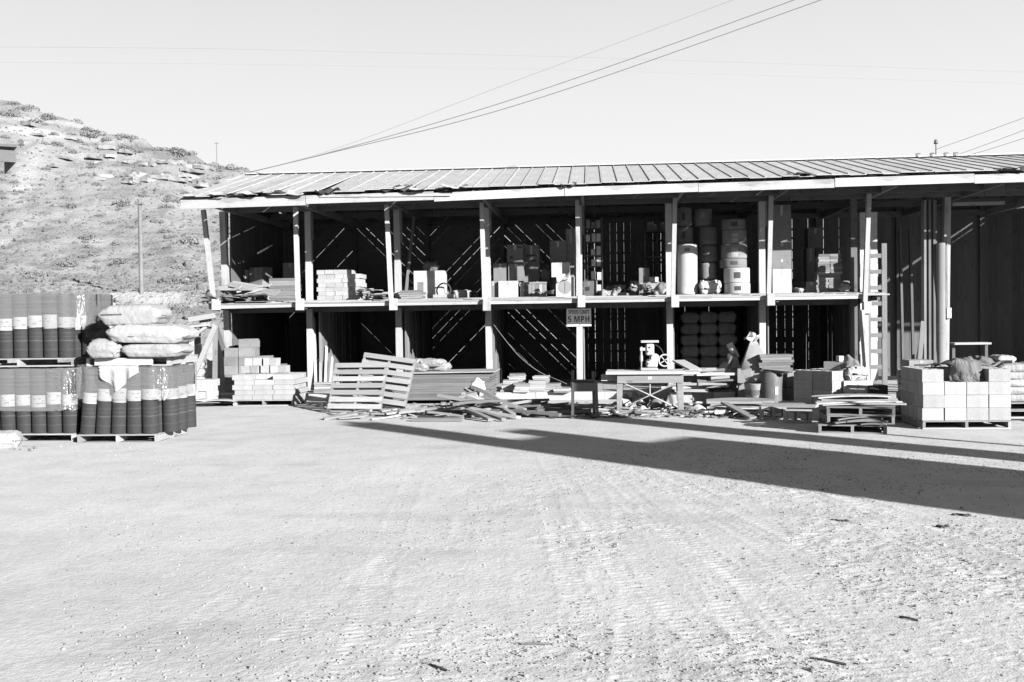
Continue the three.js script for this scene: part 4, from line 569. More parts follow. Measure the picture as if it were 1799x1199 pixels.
// junk in bays five and six
srand(800);
{
  for (let i = 0; i < 34; i++) { const lay = Math.floor(i / 5), px = rr(1195, 1272) - lay * 2, D = rr(19.2, 20.0), c = V(A(px, 690, D).x, 0.24 + lay * 0.062, -D), an = rr(-0.35, 0.35), l = rr(0.18, 0.42), u = V(Math.cos(an) * l, rr(-0.012, 0.012), Math.sin(an) * l); plank('short_board', 'short board in the jumbled pile right of the workbench', 'board', 'jumbled board pile', c.clone().sub(u), c.clone().add(u), rr(0.1, 0.2), rr(0.035, 0.06), i % 4 ? M.light : M.mid); }
  for (const [px, D] of [[1198, 19.4], [1235, 19.5], [1272, 19.4]]) blocks('block carrying the jumbled boards, ' + (px < 1210 ? 'left' : px < 1250 ? 'middle' : 'right') + ' pier', 'blocks under the jumbled pile', V(A(px, 700, D).x, 0, -D - 0.15), 0.0, 1, 1, 2, 0.4, 0.2, 0.2);
  plank('wide_board', 'wide pale board slanting up on the jumbled pile', 'board', null, A(1192, 634, 19.6), A(1222, 650, 19.2), 0.3, 0.03, M.light); plank('pale_board', 'straight pale board resting on the jumbled pile', 'board', null, A(1224, 650, 19.4), A(1261, 649, 19.5), 0.1, 0.06, M.light);
  // torn cement sack, open carton, basket
  const s1 = V(A(1274, 668, 19.7).x, 0.22, -19.75); carton('low carton in shade beneath the torn sack', V(s1.x + 0.05, 0, -19.75), [0.62, 0.24, 0.5], 0.1, { m: M.cartonD });
  sack('torn pale cement sack standing left of the open carton', V(s1.x, 0.235, -19.75), [0.4, 0.5, 0.3], 0.3, { lump: 0.16, rz: -0.3, s: 21 }); solo('crumpled_paper', 'white torn paper sticking up from the cement sack', 'paper', null, crumple(0.13, 0.32, 0.08, 22), M.white, A(1289, 617, 19.75), [1.3, 0.4, 0.2]); solo('crumpled_paper', 'dark crushed wrapper beside the torn sack top', 'paper', null, crumple(0.2, 0.3, 0.14, 23), M.cartonD, A(1287, 636, 19.7), [1.1, 0, 0]);
  const c = V(A(1322, 650, 19.3).x, 0, -19.4); carton('big cardboard carton in the sixth bay front, flaps open', V(c.x, 0, -19.4), [0.52, 0.66, 0.45], -0.15, { m: M.carton, open: 0.5 });
  const pyr = new THREE.ConeGeometry(0.4, 0.66, 4, 1).rotateY(0.5); solo('folded_carton', 'peaked folded cardboard with one bright side before the post', 'box', null, mergeGeometries([pyr.toNonIndexed()]), M.carton[2], V(c.x + 0.06, 0.985, -19.45), [0, 0.2, 0.06]);
  for (let i = 0; i < 4; i++) solo('crumpled_paper', 'shaggy torn paper on top of the folded cardboard', 'paper', 'torn paper on the carton', crumple(0.15, 0.14, 0.1, 30 + i, 8, 8), i % 2 ? M.white : M.carton, V(c.x - 0.04 + i * 0.04, 1.2 + 0.03 * i, -19.38 - 0.03 * i), [0.8 * i, i, 0.4]);
  const bk = thing('waste_basket', 'dented pale basket stuffed with crumpled paper', 'basket', V(A(1331, 700, 18.6).x, 0, -18.6)); part('tub', lathe([[0, 0.0], [0.19, 0.0], [0.24, 0.4], [0.25, 0.42], [0.235, 0.41], [0.185, 0.02], [0, 0.02]], 24), M.sack, bk); part('paper_fill', crumple(0.42, 0.42, 0.16, 41), M.white, bk, V(0, 0.36, 0)); part('dark_band', new THREE.CylinderGeometry(0.232, 0.222, 0.09, 24, 1, true), M.cartonD, bk, V(0, 0.26, 0));
  for (let i = 0; i < 9; i++) { const y = 0.07 + Math.floor(i / 3) * 0.05; plank('long_board', 'long pale board in the low stack before the sixth bay', 'board', 'long boards before the sixth bay', A(1238 + rr(0, 18), 712, 17.5).setY(y).setZ(-17.5 - (i % 3) * 0.16), A(1362 + rr(-12, 4), 708, 17.3).setY(y + rr(0, 0.02)).setZ(-17.3 - (i % 3) * 0.16), 0.14, 0.04, M.light); }
  for (const px of [1255, 1345]) plank('bearer', 'bearer under the low long boards', 'timber', 'bearers under the long boards', V(A(px, 720, 17.5).x, 0.024, -17.2), V(A(px, 720, 17.5).x, 0.024, -17.95), 0.1, 0.045, M.mid);
  plank('pale_board', 'pale plank slanting down to the dirt before the long boards', 'board', null, A(1272, 718, 17.0).setY(0.2), A(1325, 742, 16.0).setY(0.03), 0.13, 0.03, M.light);
  for (let i = 0; i < 12; i++) { const px = rr(1240, 1345), D = rr(16.6, 17.1), l = rr(0.12, 0.3), an = rr(-1, 1), c2 = V(A(px, 720, D).x, rr(0.03, 0.12), -D), u = V(Math.cos(an) * l, rr(-0.02, 0.02), Math.sin(an) * l); plank('scrap_board', 'offcut strewn before the long boards', 'board', 'offcuts before the long boards', c2.clone().sub(u), c2.clone().add(u), rr(0.06, 0.14), 0.03, i % 3 ? M.light : M.dark); }
  // sacks stored in the dark at the back of bay six
  for (let r = 0; r < 6; r++) for (let k = 0; k < 3; k++) sack('dark sack at the back of the sixth bay' + spot(k, 3, r, 0, 1, 'layer'), V(A(1213 + k * 33, 640, 24).x, 0.16 + r * 0.27, -24.2 + 0.03 * (r % 2)), [0.46, 0.28, 0.5], rr(-0.05, 0.05), { group: 'sacks at the back of the sixth bay', s: 50 + (r + k) % 5 });
  // hollow blocks with a plank over them
  const hb = (label, px, D, ry) => { const g = blockGeo(0.4, 0.2, 0.2); solo('hollow_block', label, 'block', null, g, M.block, V(A(px, 740, D).x, 0.1, -D), [Math.PI / 2, 0, ry]); };
  const H1 = A(1355, 740, 16.4); for (const [l, px, D] of [['hollow block on its side left under the plank bench', 1356, 16.35], ['hollow block on its side right under the plank bench', 1399, 15.75]]) hb(l, px, D, 0);
  plank('bench_plank', 'pale plank laid across the hollow blocks', 'board', null, V(A(1364, 725, 15.95).x, 0.235, -15.95), V(A(1436, 722, 15.7).x, 0.245, -15.7), 0.24, 0.035, M.light); plank('bench_plank', 'second plank behind the pale bench plank', 'board', null, V(A(1340, 722, 16.35).x, 0.22, -16.42), V(A(1440, 722, 16.1).x, 0.225, -16.25), 0.2, 0.03, M.mid);
}
// bays seven: cartons, rotated block cube, shingle heap
srand(900);
{
  const b0 = V(A(1380, 690, 18.9).x, 0, -19.2); for (let j = 0; j < 2; j++) for (let i = 0; i < 2; i++) carton('dark ' + (j ? 'upper' : 'lower') + ' carton left of the grey block cube, ' + ORD[i] + ' from left', V(b0.x - 0.15 + i * 0.36, j * 0.31, b0.z + 0.08 * i), [0.35, 0.3, 0.4], 0.05, { m: M.cartonD, group: j ? 'dark upper cartons' : 'dark lower cartons' });
  for (let i = 0; i < 6; i++) plank('flagstone', 'grey rough flagstone on the dark cartons, ' + ORD[i] + ' up', 'flagstone', 'slabs on the cartons', V(b0.x - 0.42 + rr(-0.04, 0.04), 0.645 + i * 0.05, -19.25), V(b0.x + 0.16 + rr(-0.04, 0.06), 0.645 + i * 0.05, -19.25), 0.4, 0.046, M.mid);
  for (let i = 0; i < 4; i++) plank('thin_board', 'thin board fanned on the dark barrel', 'board', 'fanned boards on the barrel', V(A(1344, 662, 18.3).x, 0.66 + 0.013 * i, -18.45 + i * 0.05), V(A(1382, 668, 18.1).x + i * 0.05, 0.61 + 0.013 * i, -18.2 + i * 0.03), 0.12, 0.012, M.light);
  const br = thing('dark_barrel', 'dark dented barrel left of the cartons', 'barrel', V(A(1356, 690, 18.4).x, 0, -18.45)); part('shell', lathe([[0, 0], [0.2, 0], [0.21, 0.02], [0.205, 0.3], [0.215, 0.31], [0.205, 0.33], [0.21, 0.62], [0.2, 0.64], [0, 0.63]], 26), M.metalD, br); part('rim', new THREE.TorusGeometry(0.205, 0.012, 6, 28).rotateX(Math.PI / 2), M.metalD, br, V(0, 0.64, 0)); part('pale_patch', bx(0.06, 0.14, 0.004), M.white, br, V(0.06, 0.3, 0.203), [0, 0.28, 0]);
  solo('concrete_block', 'single pale block lying before the grey block cube', 'block', null, blockGeo(0.3, 0.17, 0.2), M.block[2], V(A(1388, 718, 17.4).x, 0, -17.5), [0, -0.55, 0]);
  const ry = -0.87, C = A(1462, 715, 17.6).setY(0), q = new THREE.Quaternion().setFromAxisAngle(V(0, 1, 0), ry), ctr = C.clone().sub(V(0.41, 0, 0.4).applyQuaternion(q));
  blocks('grey block of the cube stack', 'block cube before the seventh bay', ctr, ry, 2, 4, 4, 0.4, 0.168, 0.19, { keep: (i, j, k) => true }); solo('concrete_block', 'lone block on top of the grey block cube', 'block', null, blockGeo(0.4, 0.15, 0.19), M.block[0], ctr.clone().add(V(0.22, 0.678, 0).applyQuaternion(q)), [0, ry + 0.3, 0]);
  solo('small_box', 'small white box on the lone top block', 'box', null, new RoundedBoxGeometry(0.1, 0.1, 0.1, 2, 0.01), M.white[0], ctr.clone().add(V(0.3, 0.88, 0.02).applyQuaternion(q)), [0, 0.4, 0]);
  const c2 = A(1508, 690, 17.7).setY(0); c2.z = -17.95; carton('white carton right of the grey block cube', c2, [0.5, 0.5, 0.4], 0.1, { m: M.white }); sack('bulging white bag on the white carton by the shed corner', c2.clone().add(V(-0.02, 0.5, 0)), [0.46, 0.26, 0.36], 0.4, { lump: 0.2, s: 31 }); solo('crumpled_paper', 'crumpled dark spotted paper on the white carton', 'paper', null, crumple(0.3, 0.3, 0.14, 44), M.carton, c2.clone().add(V(-0.1, 0.72, 0.1)), [0.4, 0, 0]);
  for (let i = 0; i < 26; i++) solo('roof_shingle', 'curled shingle in the loose heap before the block cube', 'shingle', 'loose shingle heap', crumple(rr(0.3, 0.46), rr(0.22, 0.34), 0.035, 60 + i, 7, 6), i % 3 ? M.light : M.dark, V(A(1492, 700, 16.9).x + rr(-0.13, 0.13), 0.015 + i * 0.0125, -16.8 + rr(-0.1, 0.1)), [rr(-0.12, 0.12), rr(0, 3), rr(-0.12, 0.12)]);
  const mb = thing('machine_case', 'black metal machine case with two pale knobs', 'machine', V(A(1540, 690, 17.8).x, 0, -17.9), 0.1); part('case', new RoundedBoxGeometry(0.34, 0.42, 0.36, 2, 0.02), M.black, mb, V(0, 0.21, 0)); for (const x of [-0.08, 0.13]) part('knob', new THREE.SphereGeometry(0.022, 10, 8), M.white[0], mb, V(x, 0.24, 0.18)); part('lever', bx(0.16, 0.02, 0.03), M.white[0], mb, V(-0.08, 0.36, 0.19), [0, 0, -0.15]); part('foot', bx(0.36, 0.03, 0.1), M.light, mb, V(0, 0.015, 0.2));
  // stacked broken pallets
  const D = 14.55, pc = V(A(1490, 750, D).x + 0.05, 0, -D); for (let i = 0; i < 3; i++) pallet(['lowest of the stacked broken pallets before the block cube', 'middle of the stacked broken pallets, boards missing', 'topmost of the stacked broken pallets before the block cube'][i], V(pc.x + [0, 0.08, 0.14][i], i * 0.123, pc.z + [0, -0.08, -0.02][i]), -0.22 + [0, 0.12, -0.05][i], 0.9, 0.9, M.mid, null, [7, 4, 6][i]);
  for (let i = 0; i < 6; i++) plank('loose_slat', 'loose slat lying on the stacked broken pallets', 'board', 'loose slats on the pallets', V(pc.x - 0.5 + rr(-0.05, 0.1), 0.382 + i * 0.016, -14.3 - i * 0.12), V(pc.x + 0.5 + rr(0, 0.25), 0.382 + i * 0.016 + rr(-0.004, 0.01), -14.4 - i * 0.1 + rr(-0.1, 0.1)), 0.1, 0.018, M.light);
  for (let i = 0; i < 4; i++) plank('loose_slat', 'loose slat poking out between the stacked pallets', 'board', 'slats between the pallets', V(pc.x - 0.4 + rr(0, 0.5), 0.13 + 0.02 * i, -14.1 + rr(-0.03, 0.03)), V(pc.x + 0.3 + rr(-0.1, 0.2), 0.14 + 0.03 * i, -14.02 - 0.06 * i), 0.09, 0.018, M.mid);
}
// right end: block pallet, pallets, sacks
srand(1000);
{
  const xa = A(1622, 745, 14.6).x, cx = xa + 0.61; pallet('pallet under the square pale block stack at right', V(cx, 0, -15.12), 0, 1.22, 1.02, M.light);
  blocks('pale block of the square stack', 'square block stack at right', V(cx, PH, -15.12), 0, 4, 4, 5, 0.295, 0.182, 0.196, { keep: (i, j, k) => !(j === 3 && i === 1 && k < 2) && !(j === 3 && i === 2 && k < 1) });
  { const g = new THREE.PlaneGeometry(0.34, 0.62, 18, 26), p = g.attributes.position; for (let i = 0; i < p.count; i++) { const u = p.getX(i) / 0.34 + 0.5, v = 0.5 - p.getY(i) / 0.62, n = fbm(u * 5, v * 6, 3, 71) - 0.5; const x = (u - 0.5) * (0.3 + 0.14 * Math.sin(v * 3.1)) + 0.16 * v + 0.1 * (fbm(v * 7, u * 2, 2, 73) - 0.5), k = sm(0.28, 0.42, v); p.setXYZ(i, x, (1 - k) * (0.12 + 0.1 * n) - k * (v - 0.35) * 0.62 + 0.04 * n, -0.22 + v * 0.62 * (1 - k) + k * (0.13 + 0.2 * Math.sin(u * 3.1) * (1 - v) + 0.12 * n)); } g.computeVertexNormals(); solo('draped_cloth', 'dark mottled cloth hanging over the square block stack', 'cloth', null, g, mk(0.085, paperMap, paperBump, 0.02), V(A(1697, 672, 14.6).x, PH + 0.735, -14.68)); }
  solo('crumpled_cloth', 'dark rag spread on top of the square block stack', 'cloth', null, crumple(0.6, 0.4, 0.08, 72), M.black, V(A(1665, 655, 15).x + 0.1, PH + 0.737, -15.1)); 
  const cxp = A(1672, 700, 16.4).x; for (let i = 0; i < 6; i++) pallet(i === 5 ? 'topmost pallet of the tall stack behind the square blocks' : i === 4 ? 'second pallet from the top behind the square blocks' : 'low pallet behind the square blocks, ' + ORD[i] + ' up', V(cxp + rr(-0.03, 0.03), i * 0.123, -16.6 + rr(-0.02, 0.02)), rr(-0.02, 0.02), 1.28, 1.0, M.light, i < 4 ? 'lower pallets behind the square blocks' : null);
  for (let i = 0; i < 3; i++) solo('dry_branch', 'dry twisted branch lying on the tall pallet stack', 'branch', 'branches on the pallet stack', tube([0, 1, 2, 3, 4].map(k => V(cxp + 0.1 + k * 0.14 + i * 0.08, 0.77 + rr(0, 0.12), -16.4 + i * 0.1 + rr(-0.1, 0.1))), 0.022, 20, 6), M.dark[0]);
  solo('cloth_heap', 'dark tarpaulin bundle at the right end of the pallet stack', 'cloth', null, sackGeo(0.62, 0.2, 0.5, 75, 0.2), M.sackD[0], V(cxp + 0.6, 0.73, -16.5), [0, 0, -0.2]);
  const hx = A(1612, 700, 15.9).x; for (let j = 0; j < 4; j++) for (let k = 0; k < 2; k++) solo('hollow_block', 'shaded hollow block left of the square stack' + spot(0, 1, j, k, 2), 'block', 'shaded hollow blocks', blockGeo(0.3, 0.2, 0.19), M.block, V(hx + 0.02, 0.097 + j * 0.195, -15.8 - k * 0.21), [Math.PI / 2, 0, 0]);
  const bb = carton('dark carton topping the shaded hollow blocks', V(hx, 0.79, -15.9), [0.36, 0.15, 0.4], 0, { m: M.cartonD, print: [[0, 0.5, 0.6, 0.2]] });
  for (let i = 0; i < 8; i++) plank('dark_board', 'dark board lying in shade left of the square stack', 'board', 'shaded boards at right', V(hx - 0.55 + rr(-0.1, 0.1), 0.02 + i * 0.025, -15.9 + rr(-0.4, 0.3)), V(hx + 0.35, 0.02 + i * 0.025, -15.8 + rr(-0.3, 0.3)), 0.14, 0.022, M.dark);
  const sx = A(1745, 700, 16.3).x; pallet('pallet under the stacked cement sacks at the right edge', V(sx + 0.85, 0, -16.6), 0, 1.6, 1.0, M.light); pallet('second pallet under the cement sacks at the right edge', V(sx + 0.85, 0.123, -16.6), 0.02, 1.6, 1.0, M.light);
  for (let r = 0; r < 5; r++) for (let i = 0; i < 3; i++) for (let k = 0; k < 2; k++) sack('pale cement sack at the right edge' + spot(i, 3, r, k, 2, 'layer'), V(sx + 0.32 + i * 0.56 + (r % 2 ? 0.03 : 0), 0.25 + r * 0.118, -16.35 - k * 0.45), [0.58, 0.13, 0.46], rr(-0.05, 0.05), { group: 'cement sacks at the right edge', lump: 0.06, s: 90 + (r * 3 + i) % 7 });
  sack('single pale sack crowning the cement sacks', V(A(1762, 640, 16.4).x, 0.85, -16.45), [0.32, 0.13, 0.4], 0.1, { lump: 0.05 });
  for (let i = 0; i < 6; i++) plank('pale_board', 'pale board on the dirt before the cement sacks', 'board', 'boards before the cement sacks', V(sx + 0.25 + rr(0, 0.1), 0.02 + i * 0.03, -15.6 + rr(-0.1, 0.1)), V(sx + 1.5, 0.02 + i * 0.03, -15.5 + rr(-0.2, 0.1)), 0.14, 0.025, M.light);
}
// tall right bay: ladder rack, upright planks, pipe
{
  const D = 20.9, t = thing('ladder_rack', 'tall wooden ladder like frame beside the shed corner', 'ladder', V(A(1541, 690, D).x, 0, -D)), x0 = A(1526, 560, D).x - t.position.x, x1 = A(1554, 560, D).x - t.position.x;
  bar('stile', V(x0, 0, 0), V(x0, 3.05, 0), 0.08, 0.07, M.mid[1], t); bar('stile', V(x1, 0, 0), V(x1, 3.1, 0), 0.1, 0.06, M.mid[1], t); for (let i = 0; i < 9; i++) part('rung', bx(x1 - x0 - 0.09, 0.085, 0.045), M.mid[1], t, V((x0 + x1) / 2, 0.25 + i * 0.325, 0));
  const s = A(1524, 600, 21.7).x; for (let i = 0; i < 14; i++) carton((i < 9 ? 'white' : 'shaded') + ' carton in the column behind the ladder frame, ' + ORD[i] + ' up', V(s + rr(-0.012, 0.012), 0.0 + i * 0.272, -21.75), [0.36, 0.27, 0.4], rr(-0.03, 0.03), { m: M.white, group: i < 9 ? 'cartons behind the ladder' : 'high cartons behind the ladder' });
  for (let i = 0; i < 6; i++) plank('upright_plank', 'long plank standing upright right of the ladder frame', 'plank', 'upright planks in the tall bay', V(A(1621 + i * 4.2, 690, 21.2).x, 0, -21.1 - (i % 2) * 0.06), V(A(1622 + i * 4.0, 360, 21.4).x, 4.0, -21.35 - (i % 2) * 0.06), 0.046, 0.18, i ? M.dark[0] : M.light);
  for (const [a, b, h] of [[1604, 1622, 1.2], [1612, 1623, 1.5]]) plank('leaning_board', 'short board leaning against the upright planks', 'board', 'boards leaning on the upright planks', V(A(a, 690, 20.8).x, 0, -20.85), V(A(b, 600, 21).x, h, -21.02), 0.09, 0.03, M.mid);
  for (let i = 0; i < 2; i++) plank('dark_plank', 'dark plank standing at the back of the tall bay', 'plank', 'dark planks in the tall bay', V(A(1585 + i * 18, 690, 23).x, 0, -22.9), V(A(1586 + i * 18, 400, 23).x, 3.6 - i * 0.05, -23.2), 0.05, 0.1, M.inner);
  const pd = 21.15, p = thing('upright_pipe', 'wide pale pipe standing against the ninth post', 'pipe', V(A(1654, 660, pd).x, 0, -pd)); part('pipe_body', lathe([[0.08, 0], [0.09, 0], [0.09, 3.1], [0.08, 3.1], [0.08, 0.1]], 24), M.carton[0], p); part('coupling', new THREE.CylinderGeometry(0.098, 0.098, 0.18, 24, 1, true), M.carton[0], p, V(0, 1.35, 0));
  const ja = A(1664, 550, DI - 0.1); const jb = thing('meter_box', 'small pale switch box on the ninth post', 'switch box', V(A(1664, 560, DI).x, 1.55, -DI + 0.1)); part('box', new RoundedBoxGeometry(0.1, 0.22, 0.08, 2, 0.01), M.white[0], jb, V(0, 0.11, 0)); part('conduit', new THREE.CylinderGeometry(0.014, 0.014, 1.5, 8), M.metal, jb, V(-0.02, 0.95, 0));
  plank('hanging_rail', 'pale rail hung under the tie beams at right', 'rail', null, A(1673, 359, 22), A(1765, 357, 22), 0.06, 0.07, M.light); { const a = A(1672, 604, 22.2), b = A(1736, 604, 22.2), t = thing('shelf_bench', 'pale edged shelf in the dark right bay', 'shelf', V((a.x + b.x) / 2, 0, -22.2)); part('board', bx(b.x - a.x, 0.04, 0.4), M.light, t, V(0, a.y, 0)); for (const s of [-1, 1]) part('leg', bx(0.06, a.y - 0.02, 0.06), M.dark, t, V(s * (b.x - a.x) * 0.45, (a.y - 0.02) / 2, 0)); }
}

// ---------------------------------------------------------------- goods on the upper floor
srand(1100);
{
  const up = (px0, px1, top, bot, D, d) => { const a = A(px0, (top + bot) / 2, D), b = A(px1, (top + bot) / 2, D), t = A((px0 + px1) / 2, top, D).y, y = A((px0 + px1) / 2, bot, D).y; return { pos: V((a.x + b.x) / 2, bot > 512 ? FY + 0.002 : y, -D - d / 2), size: [b.x - a.x, t - (bot > 512 ? FY : y), d] }; };
  const ct = (label, px0, px1, top, bot, D, d, o = {}) => { const u = up(px0, px1, top, bot, D, d); return carton(label, u.pos, u.size, o.ry || 0, o); };
  const sk = (label, px0, px1, top, bot, D, d, o = {}) => { const u = up(px0, px1, top, bot, D, d); return sack(label, u.pos, u.size, o.ry || 0, o); };
  // bay 1
  for (let i = 0; i < 20; i++) { const px = rr(372, 462), D = rr(20.45, 21.2), l = rr(0.2, 0.42), an = rr(-0.6, 0.6), c = V(A(px, 520, D).x, FY - 0.04 + i * 0.014 * (1 - Math.abs(px - 410) / 120), -D), u = V(Math.cos(an) * l, rr(-0.03, 0.04), Math.sin(an) * l * 0.6); plank('flattened_carton', 'flattened carton or sheet in the litter on the upper left corner', 'cardboard', 'flattened cartons upper left', c.clone().sub(u), c.clone().add(u), rr(0.2, 0.4), 0.01, i % 3 === 0 ? M.dark : M.carton); }
  solo('roofing_scrap', 'dark crumpled roofing scrap hanging over the upper left corner', 'scrap', null, crumple(0.5, 0.5, 0.22, 81), M.dark[0], V(A(385, 525, 20.5).x, FY - 0.06, -20.55), [0.2, 0.3, 0]);
  for (let i = 0; i < 7; i++) { const c = A(400 + i * 11 + rr(-4, 4), 513 - (i % 3) * 5, 20.75 + 0.1 * (i % 3)), l = rr(0.16, 0.3), u = V(l, rr(-0.06, 0.1), rr(-0.1, 0.1)); plank('flattened_carton', 'pale bent carton sheet on the upper left litter', 'cardboard', 'pale carton sheets upper left', c.clone().sub(u), c.clone().add(u), rr(0.18, 0.3), 0.01, i % 2 ? M.white : M.carton[2], rr(0.2, 0.8)); }
  plank('flattened_carton', 'bright flattened carton propped in the first upper bay', 'cardboard', null, A(406, 500, 21.3), A(455, 508, 21.35), 0.24, 0.012, M.carton[2], 0.75); 
  for (let j = 0; j < 9; j++) solo('shingle_bundle', 'dark shingle bundle in the first upper bay, ' + ORD[j] + ' up', 'shingle bundle', 'shingle bundles upper left', bx(0.56, 0.053, 0.5), M.mid, V(A(495, 510, 21.5).x + rr(-0.015, 0.015), FY + 0.03 + j * 0.055, -21.75), [0, rr(-0.03, 0.03), 0]);
  ct('dark carton at the back left of the first upper bay', 402, 432, 420, 466, 23, 0.4, { m: M.cartonD, ry: 0.1 }); ct('dark carton under it at the back left wall', 400, 432, 466, 520, 23, 0.45, { m: M.cartonD }); ct('leaning dark carton in the first upper bay', 412, 442, 474, 520, 22.4, 0.3, { m: M.cartonD, ry: 0.5 }); ct('dark tilted carton beside the leaning one', 440, 468, 470, 520, 22.2, 0.35, { m: M.cartonD, ry: -0.4 }); ct('lower dark carton behind the shingle bundles', 496, 524, 492, 520, 22.6, 0.4, { m: M.cartonD }); ct('upper dark carton behind the shingle bundles', 497, 522, 462, 492, 22.6, 0.4, { m: M.cartonD });
  // bay 2: split bricks
  { const u = up(555, 632, 468, 530, 21.45, 0.62), nx = 5, ny = 7; for (let j = 0; j < ny; j++) for (let i = 0; i < nx; i++) for (let k = 0; k < 2; k++) if (!(j === ny - 1 && i === nx - 1)) solo('split_brick', 'pale split brick in the second upper bay' + spot(i, nx, j, k, 2), 'brick', 'bricks in the second upper bay', bx(0.185, 0.092 + (i * 7 + j * 5) % 3 * 0.0, 0.28), M.block, V(u.pos.x + (i - 2) * 0.19 + (j % 2) * 0.03 + rr(-0.004, 0.004), FY + 0.048 + j * 0.094, -21.6 - k * 0.29 + rr(-0.015, 0.015)), [0, rr(-0.03, 0.03), 0]); }
  for (let i = 0; i < 14; i++) { const px = rr(636, 690), D = rr(20.9, 21.5), l = rr(0.1, 0.25), an = rr(-1, 1), c = V(A(px, 520, D).x, FY + 0.0 + i * 0.017, -D), u = V(Math.cos(an) * l, rr(-0.02, 0.02), Math.sin(an) * l); plank('offcut', 'dusty offcut in the low pile beside the split bricks', 'board', 'offcuts beside the bricks', c.clone().sub(u), c.clone().add(u), rr(0.08, 0.18), 0.02, i % 3 ? M.mid : M.light); }
  // bay 3
  for (let i = 0; i < 8; i++) plank('short_board', 'short board in the low pile behind the third outer post', 'board', 'short boards in the third upper bay', V(A(702 + rr(-3, 3), 515, 21.3).x, FY + 0.02 + (i % 4) * 0.045, -21.3 - Math.floor(i / 4) * 0.2), V(A(742 + rr(-4, 4), 515, 21.3).x, FY + 0.02 + (i % 4) * 0.045 + 0.01, -21.35 - Math.floor(i / 4) * 0.2), 0.14, 0.04, M.mid);
  ct('battered pale carton in the third upper bay', 727, 780, 476, 521, 21.7, 0.45, { m: M.white, print: [[-0.28, 0.35, 0.2, 0.5]], ink: M.carton[1] }); sk('grey bundle on the battered carton', 742, 770, 459, 477, 21.8, 0.3, { m: M.sackD, lump: 0.15 }); plank('short_board', 'short flat board right of the battered carton', 'board', null, V(A(762, 525, 21.3).x, FY + 0.04, -21.3), V(A(798, 525, 21.3).x, FY + 0.04, -21.3), 0.2, 0.07, M.light); solo('cable_coil', 'loop of dark cable beside the battered carton', 'cable', null, new THREE.TorusGeometry(0.16, 0.018, 6, 30), M.black, V(A(780, 510, 21.6).x, FY + 0.17, -21.55), [0.2, 0.5, 0]); plank('leaning_pole', 'round dark pole leaning in the third upper bay', 'pole', null, V(A(712, 515, 21.7).x, FY, -21.7), V(A(727, 372, 22.3).x, 4.0, -22.3), 0.06, 0.06, M.mid[2]);
  // bay 4
  ct('brown carton with round mark, top left of the fourth upper bay', 891, 919, 430, 462, 22, 0.4, { print: [[-0.25, 0.3, 0.2, 0.16], [0.3, 0.85, 0.3, 0.1]], m: M.carton[1] }); ct('tall dark printed carton in the fourth upper bay', 920, 948, 431, 520, 22.3, 0.4, { m: M.cartonD, print: [[0, 0.8, 0.7, 0.04], [0, 0.7, 0.6, 0.03]] }); ct('brown carton, half sunlit, at the left of the fourth upper bay', 867, 891, 463, 494, 21.9, 0.35); ct('brown carton with white flap below the round marked one', 893, 920, 463, 494, 21.85, 0.35); ct('plain brown carton at the bottom left of the fourth upper bay', 857, 876, 494, 526, 21.7, 0.4, { m: M.carton[1] }); ct('white carton at the bottom of the fourth upper bay', 876, 910, 494, 526, 21.6, 0.4, { m: M.white[0] });
  for (const [a, b, l] of [[867, 891, 'left'], [893, 920, 'right']]) ct('shaded carton supporting the ' + l + ' brown one behind', a, b, 494, 526, 22.15, 0.3, { m: M.cartonD });
  { const u = up(914, 960, 496, 527, 21.6, 0.4), t = thing('slatted_crate', 'slatted wooden crate beside the white carton', 'crate', u.pos), [w, h, d] = u.size; for (let i = 0; i < 7; i++) part('slat', bx(0.075, h, 0.015), i % 3 === 1 ? M.mid : M.light, t, V((i - 3) * w / 7, h / 2, d / 2)); for (let i = 0; i < 7; i++) part('slat', bx(0.075, h, 0.015), M.mid, t, V((i - 3) * w / 7, h / 2, -d / 2)); for (const s of [-1, 1]) part('end_panel', bx(0.015, h * 0.95, d - 0.03), M.mid, t, V(s * (w / 2 - 0.01), h / 2, 0)); part('rim', bx(w + 0.02, 0.035, 0.02), M.mid, t, V(0, h - 0.02, d / 2 + 0.018)); part('bottom', bx(w - 0.04, 0.015, d - 0.03), M.mid, t, V(0, 0.02, 0)); for (let i = 0; i < 4; i++) part('packing_rag', crumple(0.2, 0.2, 0.07, 90 + i, 6, 6), i % 2 ? M.white : M.carton, t, V(-0.2 + i * 0.13, h - 0.05, 0)); }
  ct('wide dark carton high in the fourth upper bay', 966, 995, 423, 461, 22.2, 0.4, { m: M.cartonD }); ct('tall dark carton against the fifth post', 995, 1011, 402, 490, 22.3, 0.4, { m: M.cartonD }); ct('bright white carton above the fan carton', 969, 1001, 461, 487, 21.75, 0.35, { m: M.white[0] }); ct('shaded carton behind the fan carton', 966, 1010, 487, 526, 22.2, 0.35, { m: M.cartonD });
  { const k = ct('white carton with a round fan picture by the fifth post', 977, 1008, 487, 527, 21.55, 0.35, { m: M.white[0] }); const [w, h, d] = [0.385, 0.47, 0.35]; part('round_print', new THREE.CylinderGeometry(0.15, 0.15, 0.003, 32).rotateX(Math.PI / 2), M.carton[2], k, V(0, 0.2, d / 2 + 0.002)); part('bar_print', bx(0.012, 0.22, 0.003), M.print, k, V(0, 0.2, d / 2 + 0.005)); }
  sk('crumpled dark bag between the cartons of the fourth upper bay', 950, 968, 470, 500, 22, 0.3, { m: M.sackD, lump: 0.25 }); solo('crumpled_paper', 'white torn flap on the cartons near the fifth post', 'paper', null, crumple(0.3, 0.2, 0.1, 95), M.white, A(990, 490, 21.6), [0.9, 0.2, 0]);
